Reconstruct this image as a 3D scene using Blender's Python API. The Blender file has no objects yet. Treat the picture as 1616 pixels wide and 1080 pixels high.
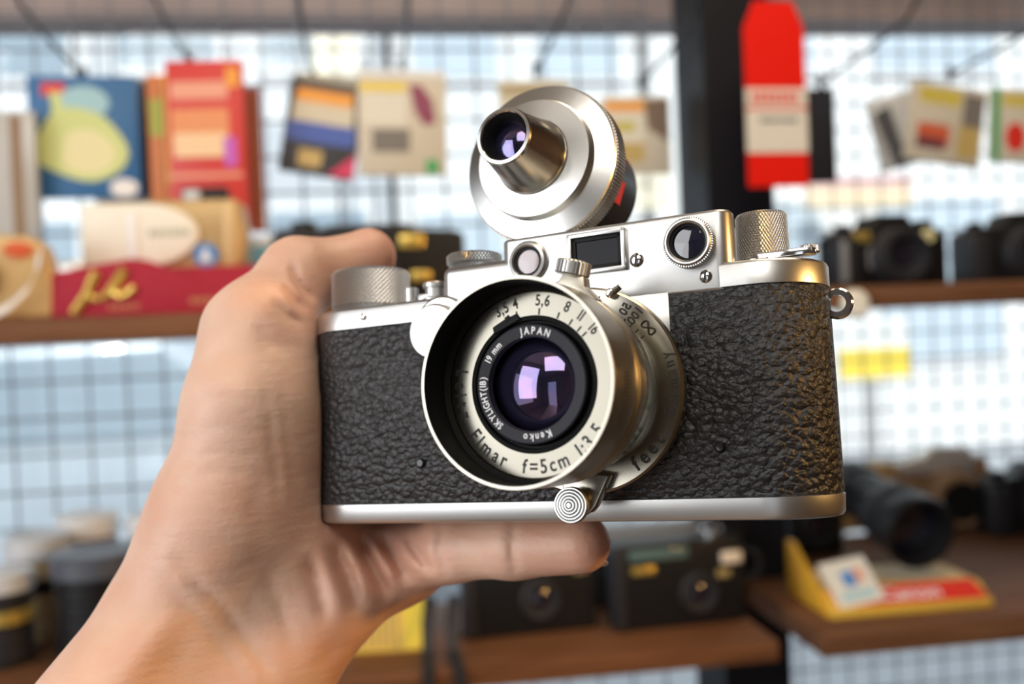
import bpy, bmesh, math, random
import numpy as np
from mathutils import Vector, Matrix
random.seed(7)
SC = bpy.context.scene
COL = SC.collection
PI = math.pi

# ------------------------------------------------------------------ camera, world, lights
F = 1571.1                                   # focal length in pixels of a 1616 px frame
EYE = Vector((0.0, 0.0, 1.40))
YAW, PITCH, ROLL = math.radians(8.0), math.radians(-0.96), math.radians(2.3)
FW = Vector((math.sin(YAW)*math.cos(PITCH), math.cos(YAW)*math.cos(PITCH), math.sin(PITCH)))
R0 = Vector((math.cos(YAW), -math.sin(YAW), 0.0))
U0 = R0.cross(FW)
RT = R0*math.cos(ROLL) - U0*math.sin(ROLL)
UP = U0*math.cos(ROLL) + R0*math.sin(ROLL)
cam_data = bpy.data.cameras.new('camera')
cam = bpy.data.objects.new('camera', cam_data)
COL.objects.link(cam)
cam.matrix_world = Matrix(((RT.x, UP.x, -FW.x, EYE.x), (RT.y, UP.y, -FW.y, EYE.y), (RT.z, UP.z, -FW.z, EYE.z), (0, 0, 0, 1)))
cam_data.sensor_fit = 'HORIZONTAL'
cam_data.sensor_width = 36.0
cam_data.lens = 36.0*F/1616.0
cam_data.clip_start = 0.01
cam_data.clip_end = 200
cam_data.dof.use_dof = True
cam_data.dof.focus_distance = 0.220
cam_data.dof.aperture_fstop = 8.8
cam_data.dof.aperture_blades = 9
SC.camera = cam
SC.view_settings.view_transform = 'Standard'
SC.view_settings.look = 'None'
SC.view_settings.gamma = 1.0
SC.view_settings.exposure = 0.0
SC.view_settings.use_curve_mapping = False

w = bpy.data.worlds.new('sky'); SC.world = w; w.use_nodes = True
nt = w.node_tree; nt.nodes.clear()
wo = nt.nodes.new('ShaderNodeOutputWorld'); bg = nt.nodes.new('ShaderNodeBackground')
bg.inputs['Color'].default_value = (0.86, 0.93, 1.0, 1); bg.inputs['Strength'].default_value = 1.15
nt.links.new(bg.outputs[0], wo.inputs[0])

def light(name, kind, loc, aim, energy, color, size=None, size_y=None, **kw):
    d = bpy.data.lights.new(name, kind); d.energy = energy; d.color = color
    if kind == 'AREA':
        d.shape = 'RECTANGLE'; d.size = size; d.size_y = size_y or size
    elif kind == 'SUN': d.angle = size
    else: d.shadow_soft_size = size
    for k, v in kw.items(): setattr(d, k, v)
    o = bpy.data.objects.new(name, d); COL.objects.link(o)
    o.location = loc
    o.rotation_euler = (Vector(aim)-Vector(loc)).to_track_quat('-Z', 'Y').to_euler()
    return o
light('sun', 'SUN', (-3, -6, 9), (0, 6, 0), 3.2, (1.0, 0.97, 0.92), math.radians(2))
light('shop_window_daylight', 'AREA', (-1.50, -0.46, 1.70), (0.0, 0.24, 1.38), 21, (0.98, 0.98, 1.0), 1.0, 1.4)
light('overhead_palm_fill', 'AREA', (-0.35, -0.75, 2.45), (-0.05, 0.2, 1.38), 12, (1.0, 0.95, 0.88), 0.8, 0.8)  # added overhead fill that brightens the palm; no known lamp hangs here
light('warm_spotlight', 'SPOT', (1.0, -0.22, 1.60), (0.0, 0.26, 1.36), 28, (1.0, 0.56, 0.18), 0.04, spot_size=math.radians(70), spot_blend=0.5)
light('warm_ceiling_lamp', 'AREA', (0.35, 0.35, 2.3), (0.2, 0.9, 1.2), 6, (1.0, 0.80, 0.58), 0.5, 0.5)

# ------------------------------------------------------------------ coordinates
def ray(px, py): return RT*((px-808)/F) + UP*((540-py)/F) + FW
def S(px, py, Y):                            # point seen at a pixel, at distance Y into the shop
    d = ray(px, py); return EYE + d*(Y/d.y)
def ON(px, py, z):                           # point seen at a pixel on the level z
    d = ray(px, py); return EYE + d*((z-EYE.z)/d.z)
def VW(v): return EYE + RT*v[0] + UP*v[1] + FW*v[2]

# ------------------------------------------------------------------ materials
MATS = {}
def mat(name, color, rough=0.5, metal=0.0, noise=None, bump=None, sss=None, coat=0, spec=0.5, aniso=None, trans=0, var=None):
    if name in MATS: return MATS[name]
    m = bpy.data.materials.new(name); m.use_nodes = True
    n = m.node_tree; b = n.nodes['Principled BSDF']
    c = tuple(color)+(1,)
    b.inputs['Base Color'].default_value = c
    b.inputs['Roughness'].default_value = rough; b.inputs['Metallic'].default_value = metal
    b.inputs['Specular IOR Level'].default_value = spec
    b.inputs['Coat Weight'].default_value = coat
    b.inputs['Transmission Weight'].default_value = trans
    tc = n.nodes.new('ShaderNodeTexCoord')
    if var:                                  # (scale, colour2, stretch)
        mp = n.nodes.new('ShaderNodeMapping'); mp.inputs['Scale'].default_value = var[2]
        nz = n.nodes.new('ShaderNodeTexNoise'); nz.inputs['Scale'].default_value = var[0]; nz.inputs['Detail'].default_value = 5
        rp = n.nodes.new('ShaderNodeValToRGB')
        rp.color_ramp.elements[0].position = .35; rp.color_ramp.elements[1].position = .65
        rp.color_ramp.elements[0].color = c; rp.color_ramp.elements[1].color = tuple(var[1])+(1,)
        n.links.new(tc.outputs['Object'], mp.inputs[0]); n.links.new(mp.outputs[0], nz.inputs[0])
        n.links.new(nz.outputs[0], rp.inputs[0]); n.links.new(rp.outputs[0], b.inputs['Base Color'])
    if bump:                                 # (scale, strength, distance)
        nz = n.nodes.new('ShaderNodeTexNoise'); nz.inputs['Scale'].default_value = bump[0]; nz.inputs['Detail'].default_value = 3
        bp = n.nodes.new('ShaderNodeBump'); bp.inputs['Strength'].default_value = bump[1]; bp.inputs['Distance'].default_value = bump[2]
        n.links.new(tc.outputs['Object'], nz.inputs[0]); n.links.new(nz.outputs[0], bp.inputs['Height']); n.links.new(bp.outputs[0], b.inputs['Normal'])
    if sss:
        b.inputs['Subsurface Weight'].default_value = sss[0]; b.inputs['Subsurface Radius'].default_value = sss[1]; b.inputs['Subsurface Scale'].default_value = sss[2]
    if aniso is not None:
        b.inputs['Anisotropic'].default_value = aniso[0]
        t = n.nodes.new('ShaderNodeTangent'); t.direction_type = 'RADIAL'; t.axis = aniso[1]
        n.links.new(t.outputs[0], b.inputs['Tangent'])
    MATS[name] = m
    return m

def node_mat(name, rough=0.5, metal=0.0):
    m = bpy.data.materials.new(name); m.use_nodes = True
    b = m.node_tree.nodes['Principled BSDF']; b.inputs['Roughness'].default_value = rough; b.inputs['Metallic'].default_value = metal
    MATS[name] = m
    return m, m.node_tree, b

def leather_material():
    m, n, b = node_mat('black_grained_leather', 0.47)
    N = n.nodes.new; L = n.links.new
    tc = N('ShaderNodeTexCoord'); mp = N('ShaderNodeMapping'); L(tc.outputs['Object'], mp.inputs[0])
    mp.inputs['Scale'].default_value = (.85, .85, 1.15)
    nz = N('ShaderNodeTexNoise'); nz.inputs['Scale'].default_value = 420; nz.inputs['Detail'].default_value = 3; L(mp.outputs[0], nz.inputs[0])
    vm = N('ShaderNodeVectorMath'); vm.operation = 'MULTIPLY_ADD'
    vm.inputs[1].default_value = (.0011, .0011, .0011); L(nz.outputs['Color'], vm.inputs[0]); L(mp.outputs[0], vm.inputs[2])
    vo = N('ShaderNodeTexVoronoi'); vo.feature = 'SMOOTH_F1'; vo.inputs['Scale'].default_value = 600; vo.inputs['Smoothness'].default_value = .18
    L(vm.outputs[0], vo.inputs['Vector'])
    pw = N('ShaderNodeMath'); pw.operation = 'POWER'; pw.inputs[1].default_value = 1.7; L(vo.outputs['Distance'], pw.inputs[0])
    v2 = N('ShaderNodeTexVoronoi'); v2.feature = 'SMOOTH_F1'; v2.inputs['Scale'].default_value = 1250; v2.inputs['Smoothness'].default_value = .3
    L(vm.outputs[0], v2.inputs['Vector'])
    a = N('ShaderNodeMath'); a.operation = 'MULTIPLY_ADD'; a.inputs[1].default_value = .30; L(v2.outputs['Distance'], a.inputs[0]); L(pw.outputs[0], a.inputs[2])
    nf = N('ShaderNodeTexNoise'); nf.inputs['Scale'].default_value = 2400; nf.inputs['Detail'].default_value = 2; L(mp.outputs[0], nf.inputs[0])
    a1 = N('ShaderNodeMath'); a1.operation = 'MULTIPLY'; a1.inputs[1].default_value = -1.0; L(a.outputs[0], a1.inputs[0])
    a2 = N('ShaderNodeMath'); a2.operation = 'MULTIPLY_ADD'; a2.inputs[1].default_value = .12; L(nf.outputs[0], a2.inputs[0]); L(a1.outputs[0], a2.inputs[2])
    bp = N('ShaderNodeBump'); bp.inputs['Strength'].default_value = .9; bp.inputs['Distance'].default_value = 0.0009
    L(a2.outputs[0], bp.inputs['Height']); L(bp.outputs[0], b.inputs['Normal'])
    b.inputs['Base Color'].default_value = (.016, .016, .0175, 1)
    b.inputs['Specular IOR Level'].default_value = .6
    return m

def knurl_material(name, color, axis='Z', scale=900, rough=.35):
    # diamond knurl: two crossed diagonal waves in (angle, height)
    m, n, b = node_mat(name, rough, 1.0)
    N = n.nodes.new; L = n.links.new
    b.inputs['Base Color'].default_value = tuple(color)+(1,)
    tc = N('ShaderNodeTexCoord'); sp = N('ShaderNodeSeparateXYZ'); L(tc.outputs['Object'], sp.inputs[0])
    at = N('ShaderNodeMath'); at.operation = 'ARCTAN2'
    p, q, h = {'Z': (0, 1, 2), 'Y': (0, 2, 1)}[axis]
    L(sp.outputs[p], at.inputs[0]); L(sp.outputs[q], at.inputs[1])
    outs = []
    for s in (1, -1):
        k = N('ShaderNodeMath'); k.operation = 'MULTIPLY'; k.inputs[1].default_value = 54*s; L(at.outputs[0], k.inputs[0])
        z = N('ShaderNodeMath'); z.operation = 'MULTIPLY_ADD'; z.inputs[1].default_value = 5200; L(sp.outputs[h], z.inputs[0]); L(k.outputs[0], z.inputs[2])
        si = N('ShaderNodeMath'); si.operation = 'SINE'; L(z.outputs[0], si.inputs[0]); outs.append(si)
    mx = N('ShaderNodeMath'); mx.operation = 'ADD'; L(outs[0].outputs[0], mx.inputs[0]); L(outs[1].outputs[0], mx.inputs[1])
    bp = N('ShaderNodeBump'); bp.inputs['Strength'].default_value = 1.0; bp.inputs['Distance'].default_value = .0005
    L(mx.outputs[0], bp.inputs['Height']); L(bp.outputs[0], b.inputs['Normal'])
    return m

def skin_material():
    m, n, b = node_mat('skin', 0.47)
    N = n.nodes.new; L = n.links.new
    tc = N('ShaderNodeTexCoord')
    nz = N('ShaderNodeTexNoise'); nz.inputs['Scale'].default_value = 38; nz.inputs['Detail'].default_value = 6; L(tc.outputs['Object'], nz.inputs[0])
    rp = N('ShaderNodeValToRGB'); e = rp.color_ramp.elements
    e[0].position = .33; e[0].color = (.66, .38, .265, 1); e[1].position = .68; e[1].color = (.76, .52, .39, 1)
    L(nz.outputs[0], rp.inputs[0])
    at = N('ShaderNodeAttribute'); at.attribute_name = 'flush'
    mx = N('ShaderNodeMixRGB'); mx.inputs[2].default_value = (.66, .26, .17, 1); L(at.outputs['Fac'], mx.inputs[0]); L(rp.outputs[0], mx.inputs[1])
    L(mx.outputs[0], b.inputs['Base Color'])
    b.inputs['Subsurface Weight'].default_value = .35; b.inputs['Subsurface Radius'].default_value = (1.0, .35, .18); b.inputs['Subsurface Scale'].default_value = .004
    # fine skin lines: stretched noise and a small cell pattern
    mp = N('ShaderNodeMapping'); mp.inputs['Scale'].default_value = (120, 120, 520); mp.inputs['Rotation'].default_value = (0, .35, 0); L(tc.outputs['Object'], mp.inputs[0])
    n2 = N('ShaderNodeTexNoise'); n2.inputs['Scale'].default_value = 1; n2.inputs['Detail'].default_value = 4; L(mp.outputs[0], n2.inputs[0])
    vo = N('ShaderNodeTexVoronoi'); vo.inputs['Scale'].default_value = 900; L(tc.outputs['Object'], vo.inputs['Vector'])
    ad = N('ShaderNodeMath'); ad.operation = 'MULTIPLY_ADD'; ad.inputs[1].default_value = .25; L(vo.outputs['Distance'], ad.inputs[0]); L(n2.outputs[0], ad.inputs[2])
    bp = N('ShaderNodeBump'); bp.inputs['Strength'].default_value = .30; bp.inputs['Distance'].default_value = .0008
    L(ad.outputs[0], bp.inputs['Height']); L(bp.outputs[0], b.inputs['Normal'])
    return m

LEATHER = leather_material()
SKIN = skin_material()
SATIN = mat('satin_chrome', (.55, .55, .535), .36, 1.0, bump=(5200, .14, .00004))
CHROME = mat('polished_chrome', (.86, .86, .85), .12, 1.0)
NICKEL = mat('brushed_nickel', (.33, .31, .26), .25, 1.0, bump=(1800, .08, .00005), aniso=(.5, 'Y'))
FACEM = mat('aged_nickel_face', (.20, .188, .155), .24, 1.0, bump=(1800, .08, .00005), aniso=(.6, 'Y'))
HOODM = mat('worn_nickel_hood', (.38, .35, .29), .33, 1.0, bump=(2600, .10, .00005))
SPUN = mat('spun_aluminium', (.66, .655, .63), .24, 1.0, aniso=(.7, 'Y'))
KNURL = knurl_material('knurled_chrome', (.66, .66, .65))
BLACKPAINT = mat('matt_black_paint', (.006, .006, .006), .6, spec=.2)
BLACKGLOSS = mat('gloss_black_metal', (.012, .012, .013), .25)
ENGRAVE = mat('black_engraving', (.01, .01, .01), .6)
WHITEINK = mat('white_ink', (.85, .85, .85), .6)
GREYINK = mat('worn_grey_engraving', (.035, .03, .026), .6)
GLASS_DARK = mat('coated_lens_glass', (.012, .012, .022), .03, spec=1.0)
VFGLASS = mat('viewfinder_glass', (.008, .009, .011), .06, spec=.1)
PINKGLASS = mat('pinkish_rangefinder_glass', (.42, .36, .38), .12, spec=.8)

def lens_coating():
    m, n, b = node_mat('purple_coated_lens', 0.04)
    N = n.nodes.new; L = n.links.new
    b.inputs['Base Color'].default_value = (.010, .009, .020, 1); b.inputs['Specular IOR Level'].default_value = .5
    gl = N('ShaderNodeBsdfGlossy'); gl.inputs['Roughness'].default_value = .03
    tc = N('ShaderNodeTexCoord'); nz = N('ShaderNodeTexNoise'); nz.inputs['Scale'].default_value = 160; L(tc.outputs['Object'], nz.inputs[0])
    rp = N('ShaderNodeValToRGB'); e = rp.color_ramp.elements
    e[0].position = .4; e[0].color = (.36, .34, .80, 1); e[1].position = .62; e[1].color = (.62, .36, .72, 1); L(nz.outputs[0], rp.inputs[0]); L(rp.outputs[0], gl.inputs['Color'])
    mx = N('ShaderNodeMixShader'); mx.inputs[0].default_value = .20
    L(b.outputs[0], mx.inputs[1]); L(gl.outputs[0], mx.inputs[2]); L(mx.outputs[0], n.nodes['Material Output'].inputs[0])
    return m
COATED = lens_coating()

# ------------------------------------------------------------------ mesh building
class MB:
    def __init__(s): s.v = []; s.f = []; s.mi = []; s.cur = 0; s.T = None
    def add(s, vs, fs):
        o = len(s.v)
        for p in vs:
            p = Vector(p)
            if s.T is not None: p = s.T @ p
            s.v.append(p)
        for f in fs: s.f.append([i+o for i in f]); s.mi.append(s.cur)
        return s
    def box(s, x0, x1, y0, y1, z0, z1, bev=0, seg=2):
        if bev <= 0:
            return s.add([(x0,y0,z0),(x1,y0,z0),(x1,y1,z0),(x0,y1,z0),(x0,y0,z1),(x1,y0,z1),(x1,y1,z1),(x0,y1,z1)],
                         [(0,3,2,1),(4,5,6,7),(0,1,5,4),(1,2,6,5),(2,3,7,6),(3,0,4,7)])
        return s.prism([(x0,z0),(x1,z0),(x1,z1),(x0,z1)], y0, y1, bev, seg)
    def prism(s, poly, y0, y1, bev=0, seg=2, plan=False):
        # polygon in (x,z) run along y, or (plan) in (x,y) run along z
        b = bmesh.new(); n = len(poly)
        if plan: A = [b.verts.new((x, y, y0)) for x, y in poly]; B = [b.verts.new((x, y, y1)) for x, y in poly]
        else: A = [b.verts.new((x, y0, z)) for x, z in poly]; B = [b.verts.new((x, y1, z)) for x, z in poly]
        b.faces.new(A); b.faces.new(B[::-1])
        for i in range(n): b.faces.new((A[i], B[i], B[(i+1) % n], A[(i+1) % n]))
        bmesh.ops.recalc_face_normals(b, faces=b.faces)
        if bev > 0:
            es = [e for e in b.edges if len(e.link_faces) == 2 and e.calc_face_angle(0) > .5]
            bmesh.ops.bevel(b, geom=es, offset=bev, segments=seg, profile=.5, affect='EDGES', clamp_overlap=True)
        b.verts.index_update()
        s.add([v.co.copy() for v in b.verts], [[v.index for v in f.verts] for f in b.faces]); b.free(); return s
    def lathe(s, prof, o=(0, 0, 0), ax='y', n=96, closed=False):
        # prof: (radius, distance along the axis)
        vs, fs = [], []; m = len(prof)
        for i in range(n):
            a = 2*PI*i/n; c, d = math.cos(a), math.sin(a)
            for r, h in prof:
                vs.append({'y': (o[0]+r*c, o[1]+h, o[2]+r*d), 'z': (o[0]+r*c, o[1]+r*d, o[2]+h), 'x': (o[0]+h, o[1]+r*c, o[2]+r*d)}[ax])
        for i in range(n):
            j = (i+1) % n
            for k in range(m-1 if not closed else m):
                l = (k+1) % m
                fs.append((i*m+k, j*m+k, j*m+l, i*m+l))
        if not closed:
            for k in (0, m-1):
                if prof[k][0] > 1e-7: fs.append([i*m+k for i in range(n)][::(1 if k else -1)])
        return s.add(vs, fs)
    def gear(s, r, h0, h1, teeth, depth, o=(0, 0, 0), ax='z', bev=0.3):
        # straight-ribbed knob
        n = teeth*4; vs, fs = [], []
        prof = [(0, h0), (r-bev-depth, h0), (r, h0+bev), (r, h1-bev), (r-bev-depth, h1), (0, h1)]
        m = len(prof)
        for i in range(n):
            a = 2*PI*i/n; q = 1 if i % 4 in (0, 1) else 0
            for k, (rr, h) in enumerate(prof):
                if k in (2, 3): rr = r-depth*(1-q)
                c, d = rr*math.cos(a), rr*math.sin(a)
                vs.append({'y': (o[0]+c, o[1]+h, o[2]+d), 'z': (o[0]+c, o[1]+d, o[2]+h)}[ax])
        for i in range(n):
            j = (i+1) % n
            for k in range(m-1): fs.append((i*m+k, j*m+k, j*m+k+1, i*m+k+1))
        return s.add(vs, fs)
    def tube(s, pts, r, n=10, cap=True):
        pts = [Vector(p) for p in pts]; m = len(pts); rs = r if isinstance(r, (list, tuple)) else [r]*m
        vs, fs = [], []; prev = None
        for i, p in enumerate(pts):
            t = (pts[min(i+1, m-1)]-pts[max(i-1, 0)]).normalized()
            if prev is None:
                prev = t.orthogonal().normalized()
            a = (prev - t*prev.dot(t)).normalized(); b = t.cross(a); prev = a
            for k in range(n):
                q = 2*PI*k/n; vs.append(p + (a*math.cos(q)+b*math.sin(q))*rs[i])
        for i in range(m-1):
            for k in range(n):
                l = (k+1) % n; fs.append((i*n+k, i*n+l, (i+1)*n+l, (i+1)*n+k))
        if cap: fs.append(list(range(n))[::-1]); fs.append([(m-1)*n+k for k in range(n)])
        return s.add(vs, fs)
    def ribbon(s, pts, half, thick):
        # flat strap: pts, width vector half, thickness vector thick
        vs, fs = [], []; h, t = Vector(half), Vector(thick); m = len(pts)
        for p in pts:
            p = Vector(p); vs += [p-h-t, p+h-t, p+h+t, p-h+t]
        for i in range(m-1):
            for k in range(4): fs.append((i*4+k, i*4+(k+1) % 4, i*4+4+(k+1) % 4, i*4+4+k))
        fs += [(3, 2, 1, 0), tuple((m-1)*4+k for k in range(4))]
        return s.add(vs, fs)
    def build(s, name, mats, parent=None, scale=1.0, sharp=35, smooth=True, loc=None):
        if not isinstance(mats, (list, tuple)): mats = [mats]
        me = bpy.data.meshes.new(name)
        off = Vector(loc) if loc is not None else Vector((0, 0, 0))
        me.from_pydata([((p-off)*scale) for p in s.v], [], s.f)
        for m in mats: me.materials.append(m)
        me.polygons.foreach_set('material_index', s.mi)
        b = bmesh.new(); b.from_mesh(me); bmesh.ops.recalc_face_normals(b, faces=b.faces); b.to_mesh(me); b.free()
        me.polygons.foreach_set('use_smooth', [smooth]*len(me.polygons))
        if smooth: me.set_sharp_from_angle(angle=math.radians(sharp))
        o = bpy.data.objects.new(name, me); COL.objects.link(o)
        if parent is not None: o.parent = parent
        if loc is not None: o.location = off*scale
        return o

def glyphs(text, size, bold=.018):
    """mesh of a line of text in the x/y plane, centred on x; returns verts, faces"""
    cu = bpy.data.curves.new('t', 'FONT'); cu.body = text; cu.size = size; cu.align_x = 'CENTER'; cu.resolution_u = 3; cu.offset = size*bold
    o = bpy.data.objects.new('t', cu)
    me = o.to_mesh()
    vs = [tuple(v.co) for v in me.vertices]; fs = [tuple(p.vertices) for p in me.polygons]
    o.to_mesh_clear(); bpy.data.objects.remove(o); bpy.data.curves.remove(cu)
    return vs, fs

def text_flat(mb, text, size, o, xd=(1, 0, 0), yd=(0, 0, 1)):
    vs, fs = glyphs(text, size); o, xd, yd = Vector(o), Vector(xd), Vector(yd)
    mb.add([o + xd*v[0] + yd*v[1] for v in vs], fs)

def text_ring(mb, text, size, r, deg, y, inward=False, gap=.16, xs=.82):
    """letters round the lens axis (y), text centred on angle deg (0 = right, 90 = up).
    inward False: tops of letters point outward and the text runs clockwise; True: tops point to the axis and it runs anticlockwise"""
    gl = []
    for c in text:
        if c == ' ': gl.append((None, None, size*.3)); continue
        vs, fs = glyphs(c, size); x0 = min(v[0] for v in vs); x1 = max(v[0] for v in vs); cx = (x0+x1)/2
        gl.append(([((v[0]-cx)*xs, v[1]) for v in vs], fs, (x1-x0)*xs+gap*size))
    tot = sum(g[2] for g in gl); pos = -tot/2
    for vs, fs, wq in gl:
        mid = pos+wq/2; pos += wq
        if vs is None: continue
        th = math.radians(deg) + (mid/r if inward else -mid/r)
        rad = Vector((math.cos(th), 0, math.sin(th)))
        tan = Vector((math.sin(th), 0, -math.cos(th)))
        if inward: xd, yd, o = -tan, -rad, rad*(r+size*.35)
        else: xd, yd, o = tan, rad, rad*(r-size*.35)
        o = o+Vector((0, y, 0))
        mb.add([o + xd*v[0] + yd*v[1] for v in vs], fs)

# ------------------------------------------------------------------ tagging
def tag(o, label, cat, group=None, kind=None):
    if label: o['label'] = label
    if cat: o['category'] = cat
    if group: o['group'] = group
    if kind: o['kind'] = kind
    return o
def thing(name, label, cat, loc=(0, 0, 0), rotz=0, group=None):
    o = bpy.data.objects.new(name, None); COL.objects.link(o); o.empty_display_size = .02
    o.location = loc; o.rotation_euler = (0, 0, rotz)
    return tag(o, label, cat, group)
def struct(name, mb, m):
    o = mb.build(name, m); o['kind'] = 'structure'; return o

# ================================================================== SETTING
WOOD = mat('brown_wood', (.115, .045, .018), .6, spec=.25, var=(9, (.19, .085, .038), (1, 14, 14)))
DARKWOOD = mat('dark_wood_edge', (.045, .02, .012), .45, var=(9, (.07, .032, .018), (1, 14, 14)))
BLACKWOOD = mat('black_post_paint', (.008, .009, .012), .5, spec=.2)
BEAMM = mat('dusty_brown_beam', (.42, .35, .34), .6, var=(6, (.34, .28, .27), (1, 1, 1)))
WIRE = mat('dark_grey_wire', (.15, .17, .20), .45, .3)
PLASTER = mat('warm_plaster', (.34, .28, .22), .8)
FLOORM = mat('floor_boards', (.22, .13, .08), .5, var=(3, (.28, .17, .10), (1, 12, 1)))

YM = 1.16                                    # distance of the wire mesh
YF = 0.79                                    # front edge of the shelves
def wall(name, x0, x1, y0, y1, z0, z1, m): return struct(name, MB().box(x0, x1, y0, y1, z0, z1), m)
wall('floor', -2.4, 1.8, -2.6, 1.4, -.08, 0, FLOORM)
wall('ceiling', -2.4, 1.8, -2.6, 1.4, 2.6, 2.7, PLASTER)
wall('wall_right', 1.8, 1.9, -2.6, 1.4, -.08, 2.7, WOOD)
mb = MB(); mb.box(-.9, 1.9, -2.7, -2.6, -.08, 2.7); mb.box(-2.5, -.9, -2.7, -2.6, 2.1, 2.7); mb.box(-2.5, -1.7, -2.7, -2.6, -.08, 2.1); struct('wall_back', mb, PLASTER)
mb = MB(); mb.box(-2.5, -2.4, -2.7, 1.4, 2.3, 2.7); mb.box(-2.5, -2.4, .3, 1.4, -.08, 2.3); mb.box(-2.5, -2.4, -2.7, .3, -.08, .5); mb.box(-2.5, -2.4, -2.7, -1.4, .5, 2.3); struct('wall_left', mb, PLASTER)
zb = S(808, 30, 1.32).z
wall('wall_front', -2.4, 1.9, 1.32, 1.40, zb, 2.7, BEAMM)
wall('trim_1', -2.4, 1.9, 1.32, 1.40, 0, .62, DARKWOOD)
# glass pane
m, n, b = node_mat('clear_window_glass', .02)
tr = n.nodes.new('ShaderNodeBsdfTransparent'); tr.inputs[0].default_value = (.96, .98, .98, 1)
mx = n.nodes.new('ShaderNodeMixShader'); mx.inputs[0].default_value = .04
gl = n.nodes.new('ShaderNodeBsdfGlossy'); gl.inputs['Roughness'].default_value = .02
n.links.new(tr.outputs[0], mx.inputs[1]); n.links.new(gl.outputs[0], mx.inputs[2]); n.links.new(mx.outputs[0], n.nodes['Material Output'].inputs[0])
struct('window_1', MB().box(-2.4, 1.8, 1.35, 1.356, .62, zb), m)

# upright post between the two bays
pA, pB = S(1117, 300, .98), S(1222, 300, .98)
wall('trim_2', pA.x, pB.x, .98, 1.075, 0, 2.6, BLACKWOOD)
# far posts that carry the outer ends of the shelves
wall('trim_3', -1.02, -.94, .98, 1.075, 0, 2.6, BLACKWOOD)
wall('trim_4', 1.25, 1.33, .98, 1.075, 0, 2.6, BLACKWOOD)

# wire grid panels
def grid_panel(label, x0, x1, ref, p=.0405, r=.0015):
    mb = MB(); z0, z1 = .70, 1.86
    n0 = math.ceil((x0-ref)/p); x = ref+n0*p
    while x < x1: mb.tube([(x, YM, z0), (x, YM, z1)], r, 6); x += p
    z = z0+.01
    while z < z1: mb.tube([(x0, YM-.003, z), (x1, YM-.003, z)], r, 6); z += p
    o = mb.build('wire_grid_panel', WIRE); tag(o, label, 'wire grid')
    return o
rx = S(115, 70, YM).x
grid_panel('dark square wire grid panel left of the black post', -1.0, pA.x-.004, rx)
grid_panel('dark square wire grid panel right of the black post', pB.x+.004, 1.3, rx, .0315, .0012)

# shelves
zU = S(300, 494, YF).z                       # top of the upper shelf
zL = S(993, 1033, YF).z                      # top of the lower shelf
def shelf(label, x0, x1, y0, y1, zt, th):
    mb = MB(); mb.prism([(x0, zt-th), (x1, zt-th), (x1, zt), (x0, zt)], y0, y1, .0015, 2)
    o = mb.build('shelf_board', [WOOD]); tag(o, label, 'shelf', 'wooden shelf boards'); return o
xe = S(1230, 1015, YF).x
xr = S(1298, 985, .80).x
shelf('upper wooden shelf board carrying the red velvet stand', -.98, pA.x+.01, YF, .985, zU, .019)
shelf('upper wooden shelf board carrying the row of black cameras', pA.x+.02, 1.27, YF, .985, zU+.002, .019)
shelf('lower wooden shelf board under the two black compact cameras', -.98, xe, YF, .985, zL, .017)
shelf('lower wooden shelf board under the yellow and red stand', xr, 1.27, .80, 1.145, zL, .022)
XR_Z = zL

# ================================================================== CHROME RANGEFINDER CAMERA (units: mm in its own frame)
LM = ((0.8953392689146138, -0.03869656097774118, 0.44370054057657043),
      (0.08657902009950594, 0.9923363893565523, -0.08816214401550262),
      (-0.43688862060948, 0.11735018758952556, 0.8918280476945367))
LT = (18.471479053944083, -11.268830840494017, 227.87140708546752)
def leica_matrix():
    def wv(c): return RT*LM[0][c] + UP*LM[1][c] + FW*LM[2][c]
    ax, az, ay = wv(0), wv(1), wv(2)
    o = EYE + (RT*LT[0] + UP*LT[1] + FW*LT[2])*.001
    return Matrix(((ax.x, ay.x, az.x, o.x), (ax.y, ay.y, az.y, o.y), (ax.z, ay.z, az.z, o.z), (0, 0, 0, 1)))
LMAT = leica_matrix()
mm = .001
cam_t = thing('film_camera', 'chrome and black leather rangefinder film camera held up in the hand', 'camera')
cam_t.matrix_world = LMAT
def part(mb, name, m, parent=cam_t, loc=None, sharp=35): return mb.build(name, m, parent, mm, sharp, loc=loc)

X0, X1, DEP = -84.6, 51.4, 30.0
ZB, ZB1, ZL, ZD = -29.6, -24.6, 20.6, 26.2
def stadium(inset, x0=X0, x1=X1, n=28):
    r = DEP/2-inset; c = []
    for i in range(n+1):
        a = -PI/2 + PI*i/n; c.append((x1-DEP/2+r*math.cos(a), DEP/2+r*math.sin(a)))
    for i in range(n+1):
        a = PI/2 + PI*i/n; c.append((x0+DEP/2+r*math.cos(a), DEP/2+r*math.sin(a)))
    return c
def stad_stack(mb, prof):
    vs, fs = [], []; n = None
    for ins, z in prof:
        c = stadium(ins); n = len(c); vs += [(x, y, z) for x, y in c]
    for k in range(len(prof)-1):
        for i in range(n):
            j = (i+1) % n; fs.append((k*n+i, k*n+j, (k+1)*n+j, (k+1)*n+i))
    fs.append(list(range(n))[::-1]); fs.append([(len(prof)-1)*n+i for i in range(n)])
    return mb.add(vs, fs)
part(stad_stack(MB(), [(.35, ZB1), (.0, ZB1+.5), (-.05, 0), (0, ZL-.5), (.35, ZL)]), 'leather_covering', LEATHER)
part(stad_stack(MB(), [(1.6, ZB), (.6, ZB+.25), (.1, ZB+1), (-.1, ZB1-.2), (.3, ZB1)]), 'base_plate', SATIN)
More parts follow.
